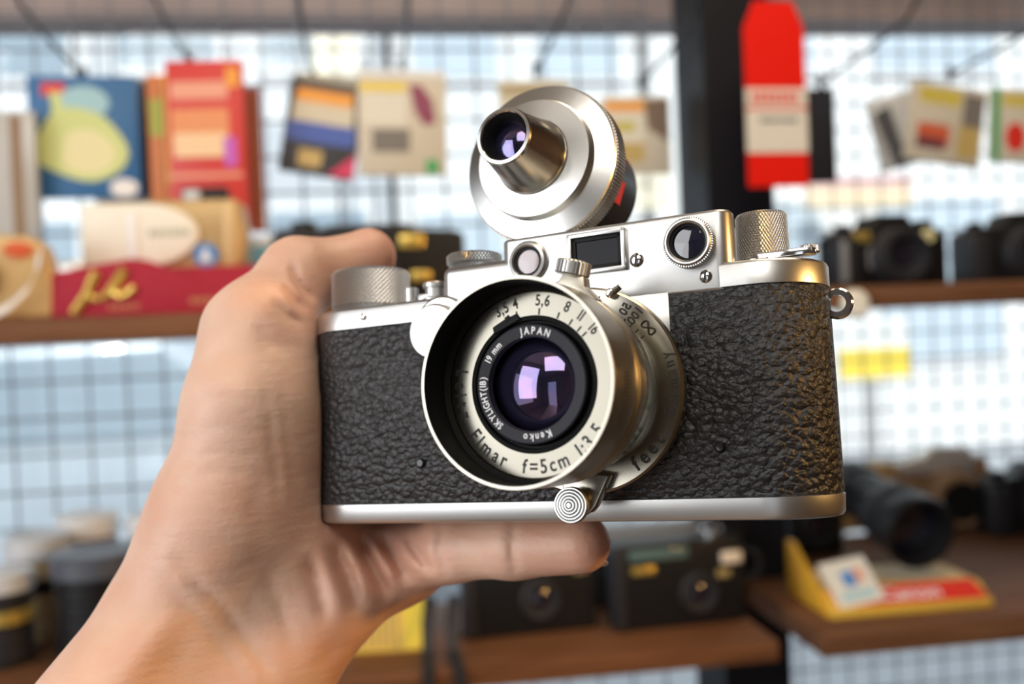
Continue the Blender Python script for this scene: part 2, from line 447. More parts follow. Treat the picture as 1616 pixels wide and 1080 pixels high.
# top plate: low deck all along, middle step, tall housing, and the front panel behind the lens
mb = stad_stack(MB(), [(.3, ZL), (-.15, ZL+.1), (-.15, ZD-.9), (.2, ZD-.25), (.9, ZD), (3, ZD+.05)])
def arcpts(cx, cy, r, a0, a1, n=8): return [(cx+r*math.cos(math.radians(a0+(a1-a0)*i/n)), cy+r*math.sin(math.radians(a0+(a1-a0)*i/n))) for i in range(n+1)]
plan = arcpts(-19.6, 2.3, 2.5, 180, 270) + arcpts(30.4, 3.1, 3.3, 270, 360) + [(33.7, 5.5), (31.2, 9), (30.6, 14), (30.6, 24)] + arcpts(27.6, 26, 3, 0, 90) + arcpts(-19.1, 26, 3, 90, 180)
mb.prism(plan, ZL-.7, 38.2, .9, 3, plan=True)
plan2 = arcpts(-36.6, 2.3, 2.5, 180, 270) + [(-18, -.2), (-18, 27)] + arcpts(-36.1, 24, 3, 90, 180)
mb.prism(plan2, ZL-1.9, 33.6, 2.2, 4, plan=True)
mb.prism([(-41, 3), (19.2, 3), (19.2, ZL+.8), (-41, ZL+.8)], -.2, 1, .05, 1)
top = part(mb, 'top_plate', SATIN, sharp=50)
# accessory shoe on the housing
mb = MB(); mb.box(-24, -6, 10, 30, 38.1, 38.9, .2, 1)
mb.box(-24, -22.6, 10, 30, 38.7, 40.2, .2, 1); mb.box(-7.4, -6, 10, 30, 38.7, 40.2, .2, 1)
mb.box(4, 16, 16, 27, 38.1, 39.4, .3, 2)
part(mb, 'accessory_shoe', CHROME, top)
# screws
def screw(mb, x, z, r, y=-.15):
    mb.lathe([(0, y-.75), (r*.55, y-.7), (r*.9, y-.35), (r, y), (r, .5)], (x, 0, z), n=32)
    mb.cur = 1; mb.T = Matrix.Translation((x, y-.78, z)) @ Matrix.Rotation(.2, 4, 'Y'); mb.box(-.22, .22, 0, .3, -r*.85, r*.85); mb.T = None; mb.cur = 0
for x, z, r in ((12.3, 29.0, 1.7), (27.9, 23.4, 1.5), (-62.5, 23.3, .9), (-38.4, 24.6, 1.2)):
    mb = MB(); screw(mb, x, z, r); part(mb, 'screw', [CHROME, ENGRAVE], top)
for x, z in ((-46.3, -14.8), (28.7, -13.9)):
    mb = MB(); mb.lathe([(0, -.9), (.8, -.85), (1.25, -.3), (1.3, .4)], (x, 0, z), n=24); part(mb, 'leather_screw', BLACKGLOSS)
# rangefinder windows
for x, z, ro, ri, gm, rib in ((-14.6, 31.9, 5.0, 3.55, PINKGLASS, False), (25.0, 31.1, 5.7, 4.15, GLASS_DARK, True)):
    mb = MB()
    if rib:
        mb.lathe([(ri, 0.2), (ri, -3.0), (ri+.5, -3.4), (ro-.7, -3.4), (ro-.35, -3.0), (ro-.35, .2)], (x, 0, z), n=80, closed=True)
        for i in range(64):
            a = 2*PI*i/64; mb.T = Matrix.Translation((x, 0, z)) @ Matrix.Rotation(-a, 4, 'Y'); mb.box(ro-.5, ro, -2.9, -.1, -.16, .16)
        mb.T = None
    else:
        mb.lathe([(ri, .2), (ri, -1.3), (ri+.35, -1.7), (ro-.5, -1.5), (ro, -.8), (ro, .2)], (x, 0, z), n=80, closed=True)
    rim = part(mb, 'rangefinder_window', [SATIN], top)
    mb = MB(); mb.lathe([(ri-.03, -1.0 if not rib else -2.4), (ri-.6, -.95 if not rib else -2.2), (ri-.6, .1), (ri-.03, .1)], (x, 0, z), n=64, closed=True)
    part(mb, 'black_ring', BLACKPAINT, rim)
    mb = MB(); mb.lathe([(0, -.7 if not rib else -2.0), (ri*.5, -.66 if not rib else -1.92), (ri-.6, -.5 if not rib else -1.7), (ri-.6, .1), (0, .1)], (x, 0, z), n=48)
    part(mb, 'glass', gm, rim)
# viewfinder window: raised frame with a chrome lip, dark recess, glass
def rect_ring(mb, x0, x1, z0, z1, t, y0, y1, bev=.15):
    mb.box(x0, x1, y0, y1, z1-t, z1, bev, 2); mb.box(x0, x1, y0, y1, z0, z0+t, bev, 2)
    mb.box(x0, x0+t, y0, y1, z0, z1, bev, 2); mb.box(x1-t, x1, y0, y1, z0, z1, bev, 2)
mb = MB(); rect_ring(mb, -4.2, 10.1, 27.0, 36.8, 1.1, -1.6, .3, .3)
vf = part(mb, 'viewfinder_window', SATIN, top)
mb = MB(); rect_ring(mb, -3.2, 9.1, 28.0, 35.8, 1.0, -.9, .2, .05); part(mb, 'black_mask', BLACKPAINT, vf)
mb = MB(); mb.prism([(-2.6, 28.6), (8.6, 28.6), (8.6, 35.3), (-2.6, 35.3)], -.5, .1, .05, 1); part(mb, 'glass', VFGLASS, vf)

# ---- lens
mb = MB()
mb.lathe([(16.8, 1), (16.8, -6), (17.2, -6.2), (17.2, -12.5), (18.6, -13), (18.9, -13.6), (18.9, -17.6), (18.4, -18.2), (17.6, -18.4), (17.6, -23), (12.8, -23.5), (12.8, 1)], n=128, closed=True)
lens = part(mb, 'lens_barrel', NICKEL)
# focusing ring / flange with its engraving and lock lever
mb = MB(); mb.lathe([(16, -3.0), (22.6, -3.0), (23.2, -3.5), (23.2, -5.5), (22.7, -6.0), (16, -6.1)], n=144, closed=True)
mb.cur = 1
text_ring(mb, 'feet', 4.6, 20.3, -45, -6.25, True, .2)
text_ring(mb, 'Germany', 3.4, 20.6, 0, -6.2, True, .2)
def radial_text(mb, t, size, r, deg, y):
    th = math.radians(deg); rad = Vector((math.cos(th), 0, math.sin(th))); tan = Vector((math.sin(th), 0, -math.cos(th)))
    text_flat(mb, t, size, rad*r + Vector((0, y, 0)) - tan*size*.0 , -rad, -tan)
radial_text(mb, '2', 3.0, 20.6, 76, -6.2)
radial_text(mb, '50', 2.8, 20.4, 55, -6.2)
radial_text(mb, '100', 2.8, 20.4, 47, -6.2)
mb.tube([Vector((math.cos(math.radians(38))*20.4, -6.15, math.sin(math.radians(38))*20.4)) + Vector((1.7*math.sin(q)*math.cos(math.radians(50)) + .8*math.sin(2*q)*.8, 0, -1.7*math.sin(q)*math.sin(math.radians(50)) + .8*math.sin(2*q)*.6)) for q in [2*PI*i/40 for i in range(41)]], .22, 6)
for dg in range(36, 84, 6):
    th = math.radians(dg); mb.T = Matrix.Rotation(-th, 4, 'Y'); mb.box(17.6, 18.6, -6.25, -6.05, -.12, .12)
mb.T = None
part(mb, 'focusing_ring', [NICKEL, GREYINK], lens)
mb = MB(); mb.lathe([(0, -8.0), (.7, -7.9), (1.1, -7.4), (1.1, -5.8)], (8.2, 0, 20.9), n=20); mb.tube([(8.2, -7.0, 20.9), (10.6, -7.2, 22.2)], [.9, .7], 8); part(mb, 'index_screw', CHROME, lens)
# infinity lock: arm and ringed button below the lens
mb = MB()
mb.prism([(-5.0, -17), (6.5, -19), (3.0, -25.6), (1.6, -27), (-3, -27), (-4.2, -24)], -9.4, -6.2, .4, 2)
arm = part(mb, 'infinity_lock', NICKEL, lens)
prof = [(0, -14.6), (.5, -14.55)]
for i in range(5):
    r = .62+i*.66; prof += [(r, -14.15+i*.17), (r+.22, -14.5+i*.17), (r+.46, -14.5+i*.17)]
prof += [(3.9, -13.3), (3.9, -12.4), (2.7, -11.9), (2.7, -6.5)]
mb = MB(); mb.lathe(prof, (-1.0, 0, -25.0), n=56); part(mb, 'lock_button', SATIN, arm)
# front face of the lens with the aperture scale
FY = -32.2
mb = MB()
mb.lathe([(18.9, -24), (18.9, FY+.3), (18.6, FY), (13.9, FY), (13.6, FY+.3), (13.6, -24)], n=144, closed=True)
mb.cur = 1
y = FY-.06
text_ring(mb, 'Leitz', 4.0, 16.4, 184, y, True, .26)
text_ring(mb, 'Elmar', 4.0, 16.4, 230, y, True, .19)
text_ring(mb, 'f=5cm', 4.0, 16.4, 277, y, True, .15)
text_ring(mb, '1:3,5', 4.0, 16.4, 315, y, True, .15)
for t, dg in (('3,5', 112), ('4', 101), ('5,6', 80), ('8', 61), ('11', 49), ('16', 36)):
    text_ring(mb, t, 3.2, 17.0, dg, y, False, .10, .75)
for dg in (109, 101.5, 82, 65, 53, 44, 38):
    th = math.radians(dg); mb.T = Matrix.Rotation(-th, 4, 'Y'); mb.box(14.0, 15.3, FY-.08, FY+.1, -.17, .17)
mb.T = None
face = part(mb, 'aperture_ring', [FACEM, ENGRAVE], lens)
# dark stepped recess with aperture pointer
mb = MB(); mb.lathe([(13.7, FY+.2), (13.0, FY-.1), (12.8, FY+.9), (12.4, FY+.9), (12.3, FY-.2), (12.1, FY+1.5), (12.1, -24), (13.7, -24)], n=120, closed=True)
mb.T = Matrix.Rotation(-math.radians(113), 4, 'Y'); mb.prism([(13.0, -3.3), (14.5, -3.0), (14.7, 0), (14.5, 3.0), (13.0, 3.3)], FY-.5, FY+.3, .15, 1)
mb.T = Matrix.Rotation(-math.radians(110), 4, 'Y'); mb.box(14.0, 15.0, FY-.6, FY+.2, -.5, .5, .1, 1); mb.T = None
part(mb, 'black_recess', BLACKPAINT, face)
# screw-in filter with white lettering
mb = MB(); mb.lathe([(12.05, FY+.6), (12.05, FY-1.0), (11.75, FY-1.25), (9.6, FY-1.0), (9.4, FY-.7), (9.4, FY+.8)], n=120, closed=True)
mb.cur = 1; y = FY-1.28
text_ring(mb, 'JAPAN', 2.1, 10.7, 82, y, False, .22)
text_ring(mb, '19 mm', 2.0, 10.7, 139, y, False, .14)
text_ring(mb, 'SKYLIGHT(1B)', 2.0, 10.7, 200, y, False, .12)
text_ring(mb, 'Kenko', 2.1, 10.7, 276, y, False, .22)
part(mb, 'filter_ring', [mat('black_filter_rim', (.020, .019, .024), .5, spec=.2), WHITEINK], face)
mb = MB()
prof = [(0, FY-.9)] + [(9.5*math.sin(a), FY-.9+15*(1-math.cos(math.asin(9.5*math.sin(a)/15)))) for a in [PI/2*i/14 for i in range(1, 15)]] + [(9.5, FY+3), (0, FY+3)]
mb.lathe(prof, n=96); part(mb, 'front_glass', COATED, face)
# clamp-on hood
mb = MB()
mb.lathe([(19.05, -22.0), (20.1, -22.0), (20.45, -22.5), (20.45, -25.6), (20.0, -26.1), (20.0, -27.6), (20.7, -29.2), (20.75, -33), (20.6, -40.2), (20.75, -40.6), (20.6, -41.1), (20.0, -41.1), (19.9, -40.4), (19.9, -33.2), (19.05, -32.4)], n=160, closed=True)
o = part(mb, 'lens_hood', [HOODM, BLACKPAINT])
hood = o
for p in hood.data.polygons:                 # blackened inside
    c = p.center
    rad = math.hypot(c.x, c.z)*1000
    if rad < 19.96 and c.y*1000 < -32.3: p.material_index = 1
mb = MB()
random.seed(3)
for i in range(13):                          # worn script on the side of the hood
    th = math.radians(2-i*2.1); 
    mb.T = Matrix.Rotation(-th, 4, 'Y'); mb.tube([(20.74, -35.2-random.random()*.8, -.1), (20.76, -34.0+random.random()*.4, .15)], .1, 5)
mb.T = None
part(mb, 'script_engraving', ENGRAVE, hood)
# clamp of the hood: neck and ribbed thumb-screw
mb = MB(); ang = math.radians(72)
mb.T = Matrix.Rotation(-(ang-PI/2), 4, 'Y')
mb.prism([(-6.5, 19.6), (6.5, 19.6), (3.0, 21.6), (2.3, 23.6), (-2.3, 23.6), (-3.0, 21.6)], -26.0, -22.4, .3, 2)
mb.T = None
ck = part(mb, 'hood_clamp', HOODM, hood)
mb = MB(); mb.gear(3.75, 0, 3.2, 26, .3, (0, 0, 0), 'z', .35); 
mb.v = [Matrix.Rotation(-(ang-PI/2)-.05, 4, 'Y') @ (v + Vector((0, -24.2, 23.3))) for v in mb.v]
part(mb, 'clamp_screw', SATIN, hood)
# ---- knobs and dials on the top plate
mb = MB(); mb.lathe([(0, 27.4-2), (9.6, 26.1), (10.2, 27.2), (10.2, 28.0), (10.75, 28.2), (10.75, 37.4), (10.1, 38.2), (6, 38.3), (5.8, 37.9), (0, 37.9)], (0, 0, 0), 'z', 120)
part(MB().add([v+Vector((-70.2, 15, 0)) for v in mb.v], mb.f), 'winding_knob', KNURL, loc=(-70.2, 15, 32))
mb = MB(); mb.lathe([(0, 25.8), (5.6, 25.9), (5.9, 26.8), (5.9, 38.2), (5.4, 38.9), (2.2, 38.9), (2.0, 38.5), (0, 38.5)], (0, 0, 0), 'z', 96)
part(MB().add([v+Vector((37.6, 15, 0)) for v in mb.v], mb.f), 'rewind_knob', KNURL, loc=(37.6, 15, 32))
mb = MB(); mb.lathe([(0, 33.3), (5.8, 33.4), (5.8, 35.6), (7.0, 35.9), (7.2, 36.3), (7.2, 38.0), (6.7, 38.4), (0, 38.4)], (0, 0, 0), 'z', 80)
part(MB().add([v+Vector((-36.2, 12.5, 0)) for v in mb.v], mb.f), 'shutter_dial', KNURL, loc=(-36.2, 12.5, 36))
mb = MB(); mb.lathe([(0, 25.9), (2.5, 26.0), (2.6, 26.5), (1.9, 26.9), (1.9, 30.9), (1.5, 31.2), (0, 31.2)], (-53.4, 9, 0), 'z', 40); part(mb, 'release_button', SATIN)
mb = MB(); mb.lathe([(0, 25.9), (3.6, 26.0), (3.6, 27.6), (2.6, 28.2), (2.6, 30.4), (3.2, 30.6), (3.2, 31.6), (2.8, 32.0), (0, 32.0)], (-46.8, 10, 0), 'z', 48)
mb.box(-50.8, -46, 7.5, 9.2, 26.3, 29.0, .4, 2); part(mb, 'reversing_lever', SATIN)
# slow-speed dial on the front
mb = MB(); mb.lathe([(7.6, .3), (7.6, -1.0), (7.0, -1.5), (0, -1.6)], (-38.6, 0, 18.6), n=80)
mb.lathe([(6.9, -1.4), (6.9, -4.0), (6.4, -4.8), (3.5, -5.3), (0, -5.4)], (-39.2, 0, 17.0), n=80); part(mb, 'slow_speed_dial', SATIN)
# folding diopter lever on the right of the deck
mb = MB(); mb.lathe([(0, 25.9), (4.2, 26.0), (4.3, 27.0), (3.7, 27.6), (0, 27.6)], (38, 9, 0), 'z', 40)
mb.prism([(38, 5.8), (47.5, 5.0), (50.6, 6.2), (50.6, 8.4), (47.5, 9.4), (38, 10.2)], 26.7, 28.3, .3, 2, plan=True); 
mb.cur = 1; mb.gear(2.3, 27.2, 29.0, 20, .25, (49.0, 8.0, 0), 'z', .3); mb.cur = 0
part(mb, 'diopter_lever', [CHROME, SATIN])
# strap lugs
for x, s in ((X1+1.0, 1), (X0-1.0, -1)):
    mb = MB()
    mb.lathe([(1.9, -.9), (3.1, -.9), (3.5, -.4), (3.5, .4), (3.1, .9), (1.9, .9)], (x+s*.6, 15, 16.6), 'y', 48, True)
    mb.box(x-s*3-.8, x-s*1.9+.8, 14, 16, 15, 18.2, .3, 1)
    part(mb, 'strap_lug', CHROME)

# ---- accessory viewfinder in the shoe
fnd = thing('accessory_viewfinder', 'round chrome clip-on viewfinder with tapered eyepiece on top of the camera', 'viewfinder')
FX, FZ, FD = -15.5, 59.2, 10.0
fnd.matrix_world = LMAT @ Matrix.Translation((FX*mm, FD*mm, FZ*mm)) @ Matrix.Rotation(math.radians(-4), 4, 'X')
mb = MB(); mb.lathe([(15, 5.0), (19.6, 5.0), (20.4, 4.2), (20.4, .8), (20.1, .3), (15.5, -.9), (15.4, -1.0), (15.3, -3.3), (15.0, -3.6), (9.8, -4.3), (9.6, -4.2), (9.6, 5)], n=160, closed=True)
disc = part(mb, 'disc', SPUN, fnd, sharp=11)
mb = MB()
for i in range(150):
    a = 2*PI*i/150; mb.T = Matrix.Rotation(-a, 4, 'Y'); mb.box(20.2, 20.75, 1.6, 6.6, -.27, .27, .0)
mb.T = None; mb.lathe([(15, 6.8), (20.3, 6.8), (20.45, 6.4), (20.45, 1.4), (15, 1.4)], n=120, closed=True)
part(mb, 'knurled_ring', mat('dull_nickel', (.45, .42, .37), .35, 1.0), fnd)
mb = MB(); mb.lathe([(9.55, -3.0), (9.5, -5.0), (9.3, -5.4), (6.95, -18.9), (7.1, -19.2), (6.85, -19.8), (6.1, -19.9), (5.85, -19.6), (5.8, -13), (9.0, -3)], n=112, closed=True)
eye = part(mb, 'eyepiece_cone', mat('bright_nickel', (.52, .50, .46), .17, 1.0, aniso=(.4, 'Y')), fnd, sharp=25)
mb = MB(); mb.lathe([(5.88, -19.3), (5.1, -18.4), (4.5, -16.9), (4.3, -14), (5.8, -14)], n=72, closed=True); part(mb, 'black_bezel', BLACKPAINT, eye)
mb = MB(); mb.lathe([(0, -16.5), (2, -16.35), (4.4, -15.5), (4.4, -14), (0, -14)], n=56); part(mb, 'eyepiece_lens', COATED, eye)
mb = MB(); mb.lathe([(0, 6.4), (16.6, 6.4), (16.6, 8), (15.4, 9), (15.4, 30), (14.2, 31.5), (0, 31.5)], n=80)
mb.cur = 1; mb.T = Matrix.Rotation(-math.radians(-18), 4, 'Y'); mb.box(15.2, 15.6, 12, 20, -3, 3); mb.T = None; mb.cur = 0
part(mb, 'barrel', [BLACKGLOSS, mat('red_enamel', (.62, .03, .02), .4)], fnd)
mb = MB(); mb.box(-6.6, 6.6, 8, 24, -19.7, -14.2, .4, 2); mb.box(-8.0, 8.0, 6.6, 24, -20.2, -19.3, .1, 1); mb.box(-3, 3, 6.8, 9, -17.5, -13.5, .3, 2); part(mb, 'foot', SATIN, fnd)

# ================================================================== HAND (distance field in view space, millimetres)
def Q(px, py, d): return np.array([(px-808)/F*d, (540-py)/F*d, d], np.float32)
PR = []                                       # (a, b, ra, rb, smooth)
def cap(a, b, k=6.0):
    PR.append((Q(*a[:3]), Q(*b[:3]), a[3]*a[2]/F, b[3]*b[2]/F, k))
cap((-40, 1380, 225, 120), (296, 950, 262, 100), 1)          # forearm, thumb side
cap((120, 1480, 228, 120), (415, 1065, 266, 104), 14)        # forearm, little-finger side
cap((296, 950, 262, 100), (348, 830, 262, 104), 10)
cap((348, 830, 262, 104), (392, 640, 265, 92), 10)           # ball of the thumb
cap((392, 640, 265, 92), (408, 530, 273, 80), 8)
cap((408, 530, 273, 80), (470, 437, 288, 56), 8)             # thumb
cap((474, 435, 288, 57), (528, 426, 295, 43), 6)
cap((528, 426, 295, 43), (581, 404, 300, 44), 6)
cap((410, 1060, 266, 92), (495, 960, 270, 80), 10)           # heel of the hand
cap((495, 960, 270, 80), (632, 890, 283, 56), 10)
cap((360, 880, 270, 96), (535, 730, 302, 70), 12)            # palm towards the knuckles
cap((380, 900, 272, 96), (580, 795, 306, 68), 12)
cap((410, 930, 272, 92), (612, 845, 300, 62), 10)
cap((458, 615, 276, 40), (436, 720, 272, 58), 18)
cap((436, 720, 272, 58), (456, 850, 273, 70), 16)
cap((535, 730, 302, 66), (640, 650, 299, 47), 6)             # index finger behind the camera
cap((640, 650, 299, 47), (760, 620, 284.5, 44), 3)
cap((760, 620, 284.5, 44), (850, 612, 276.5, 40), 3)
cap((580, 795, 306, 62), (690, 728, 294, 47), 6)             # middle finger
cap((690, 728, 294, 47), (815, 710, 279.5, 44), 3)
cap((815, 710, 279.5, 44), (900, 708, 272, 40), 3)
cap((612, 840, 300, 54), (710, 800, 290, 42), 5)             # ring finger
cap((710, 800, 290, 42), (815, 784, 279, 40), 3)
cap((815, 784, 279, 40), (890, 780, 272, 37), 3)
cap((632, 888, 283, 58), (712, 866, 267, 50), 8)             # little finger under the base
cap((712, 866, 267, 50), (812, 861, 257, 51), 4)
cap((812, 861, 257, 51), (916, 858, 248, 48), 3)
# (polyline in pixels, depth mm, width px): creases (+) and ridges (-)
CR = [([(812, 815), (808, 865), (814, 915)], .9, 7), ([(700, 820), (692, 870), (706, 915)], .9, 8), ([(672, 825), (664, 872), (676, 915)], .7, 8),
      ([(596, 838), (622, 880), (650, 925)], 2.5, 9), ([(560, 842), (590, 900), (618, 950)], 2.7, 10), ([(520, 848), (548, 905), (570, 975)], 2.3, 11), ([(640, 838), (655, 870), (690, 908)], 1.9, 8),
      ([(578, 840), (606, 890), (632, 938)], -.9, 10), ([(540, 845), (570, 905), (596, 962)], -1.0, 12), ([(480, 870), (500, 930), (520, 990)], 1.9, 11), ([(500, 858), (524, 920), (545, 985)], -.9, 13),
      ([(262, 868), (350, 960), (440, 1080)], .9, 11), ([(250, 905), (330, 1000), (400, 1100)], .4, 11), ([(300, 930), (235, 1020), (170, 1110)], -.9, 26), ([(330, 960), (270, 1050), (220, 1120)], .9, 26),
      ([(412, 895), (440, 950), (470, 1050)], .5, 12), ([(430, 720), (400, 800), (420, 880)], .35, 16),
      ([(285, 700), (350, 672), (420, 690)], .3, 5), ([(275, 740), (340, 712), (410, 722)], .3, 5), ([(265, 775), (335, 745), (400, 750)], .3, 5), ([(300, 640), (360, 620), (430, 640)], .25, 5),
      ([(440, 590), (452, 680), (470, 790)], .3, 9), ([(420, 600), (430, 700), (440, 800)], .4, 8),
      ([(456, 408), (467, 442), (482, 464), (500, 480)], 1.7, 7), ([(444, 444), (464, 473), (490, 496)], 1.4, 7), ([(424, 466), (451, 496), (484, 517)], 1.2, 8),
      ([(452, 425), (468, 458), (492, 484)], -.7, 6), ([(434, 455), (456, 485), (486, 506)], -.6, 7), ([(395, 505), (425, 540), (470, 560)], .8, 12),
      ([(560, 1000), (520, 1030), (500, 1075)], .8, 14)]
def seg_dist(PX, PY, pts):
    best = None
    for (ax, ay), (bx, by) in zip(pts[:-1], pts[1:]):
        dx, dy = bx-ax, by-ay
        t = np.clip(((PX-ax)*dx+(PY-ay)*dy)/(dx*dx+dy*dy), 0, 1)
        d = np.hypot(PX-ax-t*dx, PY-ay-t*dy)
        best = d if best is None else np.minimum(best, d)
    return best
def build_hand():
    h = 1.1
    lo = np.array([-162, -168, 200], np.float32); hi = np.array([30, 38, 324], np.float32)
    n = np.ceil((hi-lo)/h).astype(int)+1
    gx, gy, gz = [lo[i]+h*np.arange(n[i], dtype=np.float32) for i in range(3)]
    X, Y, Z = np.meshgrid(gx, gy, gz, indexing='ij')
    D = np.full(X.shape, 1e3, np.float32)
    for a, b, ra, rb, k in PR:
        # only near the capsule
        R = max(ra, rb)+22
        l = np.maximum(np.floor((np.minimum(a, b)-R-lo)/h).astype(int), 0); u = np.minimum(np.ceil((np.maximum(a, b)+R-lo)/h).astype(int)+1, n)
        if (u <= l).any(): continue
        sl = tuple(slice(l[i], u[i]) for i in range(3))
        x, y, z = X[sl]-a[0], Y[sl]-a[1], Z[sl]-a[2]
        ba = b-a; t = np.clip((x*ba[0]+y*ba[1]+z*ba[2])/float(ba@ba), 0, 1)
        d = np.sqrt((x-t*ba[0])**2+(y-t*ba[1])**2+(z-t*ba[2])**2)-(ra+(rb-ra)*t)
        e = D[sl]; hh = np.maximum(k-np.abs(e-d), 0)/k
        D[sl] = np.minimum(e, d)-hh*hh*k*.25
    near = np.abs(D) < 6
    px = 808+F*X[near]/Z[near]; py = 540-F*Y[near]/Z[near]; add = np.zeros(px.shape, np.float32); fl = np.zeros(px.shape, np.float32)
    for pts, dep, wd in CR:
        q = seg_dist(px, py, pts); e0 = np.hypot(px-pts[0][0], py-pts[0][1]); e1 = np.hypot(px-pts[-1][0], py-pts[-1][1])
        add += dep*np.exp(-(q/wd)**2)*(1-np.exp(-(np.minimum(e0, e1)/(2.2*wd))**2))
    D[near] += add
    # keep clear of the camera body: push the skin behind / below the held camera
    Minv = np.array(LM).T
    V3 = np.stack([X[near]-LT[0], Y[near]-LT[1], Z[near]-LT[2]], 0)
    L3 = Minv @ V3                            # x, z, y
    lx, lz, ly = L3
    cx = np.clip(lx, X0+15, X1-15)
    body = np.maximum(np.hypot(lx-cx, ly-15)-15.15, np.maximum(lz-ZD-.2, ZB-.15-lz))
    D[near] = np.maximum(D[near], -body)
    D[0] = D[-1] = 1; D[:, 0] = D[:, -1] = 1; D[:, :, 0] = D[:, :, -1] = 1
    # surface nets
    s = D < 0
    c = [D[i:n[0]-1+i, j:n[1]-1+j, k:n[2]-1+k] for i in (0, 1) for j in (0, 1) for k in (0, 1)]
    sc = [s[i:n[0]-1+i, j:n[1]-1+j, k:n[2]-1+k] for i in (0, 1) for j in (0, 1) for k in (0, 1)]
    tot = sum(q.astype(np.int8) for q in sc); act = (tot > 0) & (tot < 8)
    idx = np.argwhere(act); vid = -np.ones(act.shape, np.int64); vid[act] = np.arange(len(idx))
    cv = [q[act] for q in c]
    offs = [(i, j, k) for i in (0, 1) for j in (0, 1) for k in (0, 1)]
    acc = np.zeros((len(idx), 3)); cnt = np.zeros(len(idx))
    for p in range(8):
        for q in range(p+1, 8):
            df = [offs[q][i]-offs[p][i] for i in range(3)]
            if sum(abs(v) for v in df) != 1: continue
            a, b = cv[p], cv[q]; cr = (a < 0) != (b < 0)
            t = np.where(cr, a/np.where(cr, a-b, 1), 0)
            pt = np.array(offs[p])[None, :]+t[:, None]*np.array(df)[None, :]
            acc += pt*cr[:, None]; cnt += cr
    P = lo+h*(idx+acc/cnt[:, None])
    faces = []
    for ax in range(3):
        sl0 = [slice(1, n[i]-1) for i in range(3)]; sl0[ax] = slice(0, n[ax]-1)
        sl1 = list(sl0); sl1[ax] = slice(1, n[ax])
        ch = np.argwhere(s[tuple(sl0)] != s[tuple(sl1)])
        base = ch+np.array([0 if i == ax else 1 for i in range(3)])
        o1, o2 = [i for i in range(3) if i != ax]
        def v(d1, d2):
            q = base.copy(); q[:, o1] -= d1; q[:, o2] -= d2; return vid[q[:, 0], q[:, 1], q[:, 2]]
        quad = np.stack([v(1, 1), v(0, 1), v(0, 0), v(1, 0)], 1)
        faces.append(quad)
    Fq = np.concatenate(faces)
    return P, Fq
HP, HF = build_hand()
W3 = np.array([[RT.x, UP.x, FW.x], [RT.y, UP.y, FW.y], [RT.z, UP.z, FW.z]])
org = Q(300, 1000, 262)
hw = (HP-org)*.001 @ W3.T
me = bpy.data.meshes.new('person'); me.from_pydata(hw.tolist(), [], HF.tolist()); me.materials.append(SKIN)
b = bmesh.new(); b.from_mesh(me); bmesh.ops.recalc_face_normals(b, faces=b.faces)
bmesh.ops.smooth_vert(b, verts=b.verts, factor=.4, use_axis_x=True, use_axis_y=True, use_axis_z=True)
b.to_mesh(me); b.free()
me.polygons.foreach_set('use_smooth', [True]*len(me.polygons))
fpx = 808+F*HP[:, 0]/HP[:, 2]; fpy = 540-F*HP[:, 1]/HP[:, 2]
fl = np.zeros(len(HP))
for cx, cy, r, a in ((945, 862, 60, .5), (600, 400, 60, .45), (860, 860, 70, .25), (610, 880, 80, .45), (520, 1000, 80, .35), (480, 480, 60, .3), (560, 900, 90, .3)):
    fl = np.maximum(fl, a*np.exp(-((fpx-cx)**2+(fpy-cy)**2)/r**2))
at = me.attributes.new('flush', 'FLOAT', 'POINT'); at.data.foreach_set('value', fl.astype(np.float32))
hand = bpy.data.objects.new('person', me); COL.objects.link(hand); hand.location = EYE + (RT*float(org[0]) + UP*float(org[1]) + FW*float(org[2]))*.001
tag(hand, 'bare left hand and forearm gripping the chrome camera, palm towards viewer', 'person')
ss = hand.modifiers.new('sub', 'SUBSURF'); ss.levels = 1; ss.render_levels = 1
# nail on the little finger (edge just visible below the tip)
mb = MB(); mb.lathe([(0, 0), (2.5, .25), (3.8, .7), (4.0, 1.0), (2.6, .7), (0, .5)], n=24)
nail = mb.build('fingernail', mat('fingernail', (.72, .50, .42), .25), hand, .001)
npos = VW(Q(935, 884, 252)*.001 + np.array([0, 0, .0]))
nail.matrix_local = Matrix.Translation(npos-hand.location) @ Matrix(((RT.x, FW.x, UP.x, 0), (RT.y, FW.y, UP.y, 0), (RT.z, FW.z, UP.z, 0), (0, 0, 0, 1))) @ Matrix.Rotation(math.radians(-115), 4, 'X')

# ================================================================== THINGS ON THE SHELVES (each built in its own pixel-sized units u = distance / F)
GOLD = mat('champagne_gold_plastic', (.50, .34, .15), .38, .35)
GOLDLT = mat('light_gold_plastic', (.62, .42, .19), .35, .2)
CREAM = mat('cream_plastic', (.83, .80, .68), .35)
BLACKPL = mat('black_plastic', (.009, .009, .010), .42, spec=.3)
BLACKPL2 = mat('charcoal_plastic', (.020, .020, .023), .5, spec=.3)
GREYPL = mat('mid_grey_plastic', (.22, .22, .22), .5)
SILVERPL = mat('silver_plastic', (.72, .72, .70), .3, .6)
WHITEPL = mat('white_plastic', (.86, .86, .85), .4)
GOLDINK = mat('gold_foil', (.80, .58, .14), .3, .7)
BLUEPR = mat('blue_print', (.05, .25, .60), .5)
REDPR = mat('red_print', (.75, .035, .02), .5)
ORANGEPR = mat('orange_print', (.85, .36, .05), .5)
YELLOWPR = mat('yellow_print', (.86, .66, .08), .5)
GREENPR = mat('green_print', (.05, .38, .12), .5)
BEIGEPR = mat('beige_card', (.66, .60, .45), .6)
DARKPR = mat('dark_print', (.05, .05, .055), .5)
BROWNPR = mat('brown_print', (.26, .16, .08), .5)
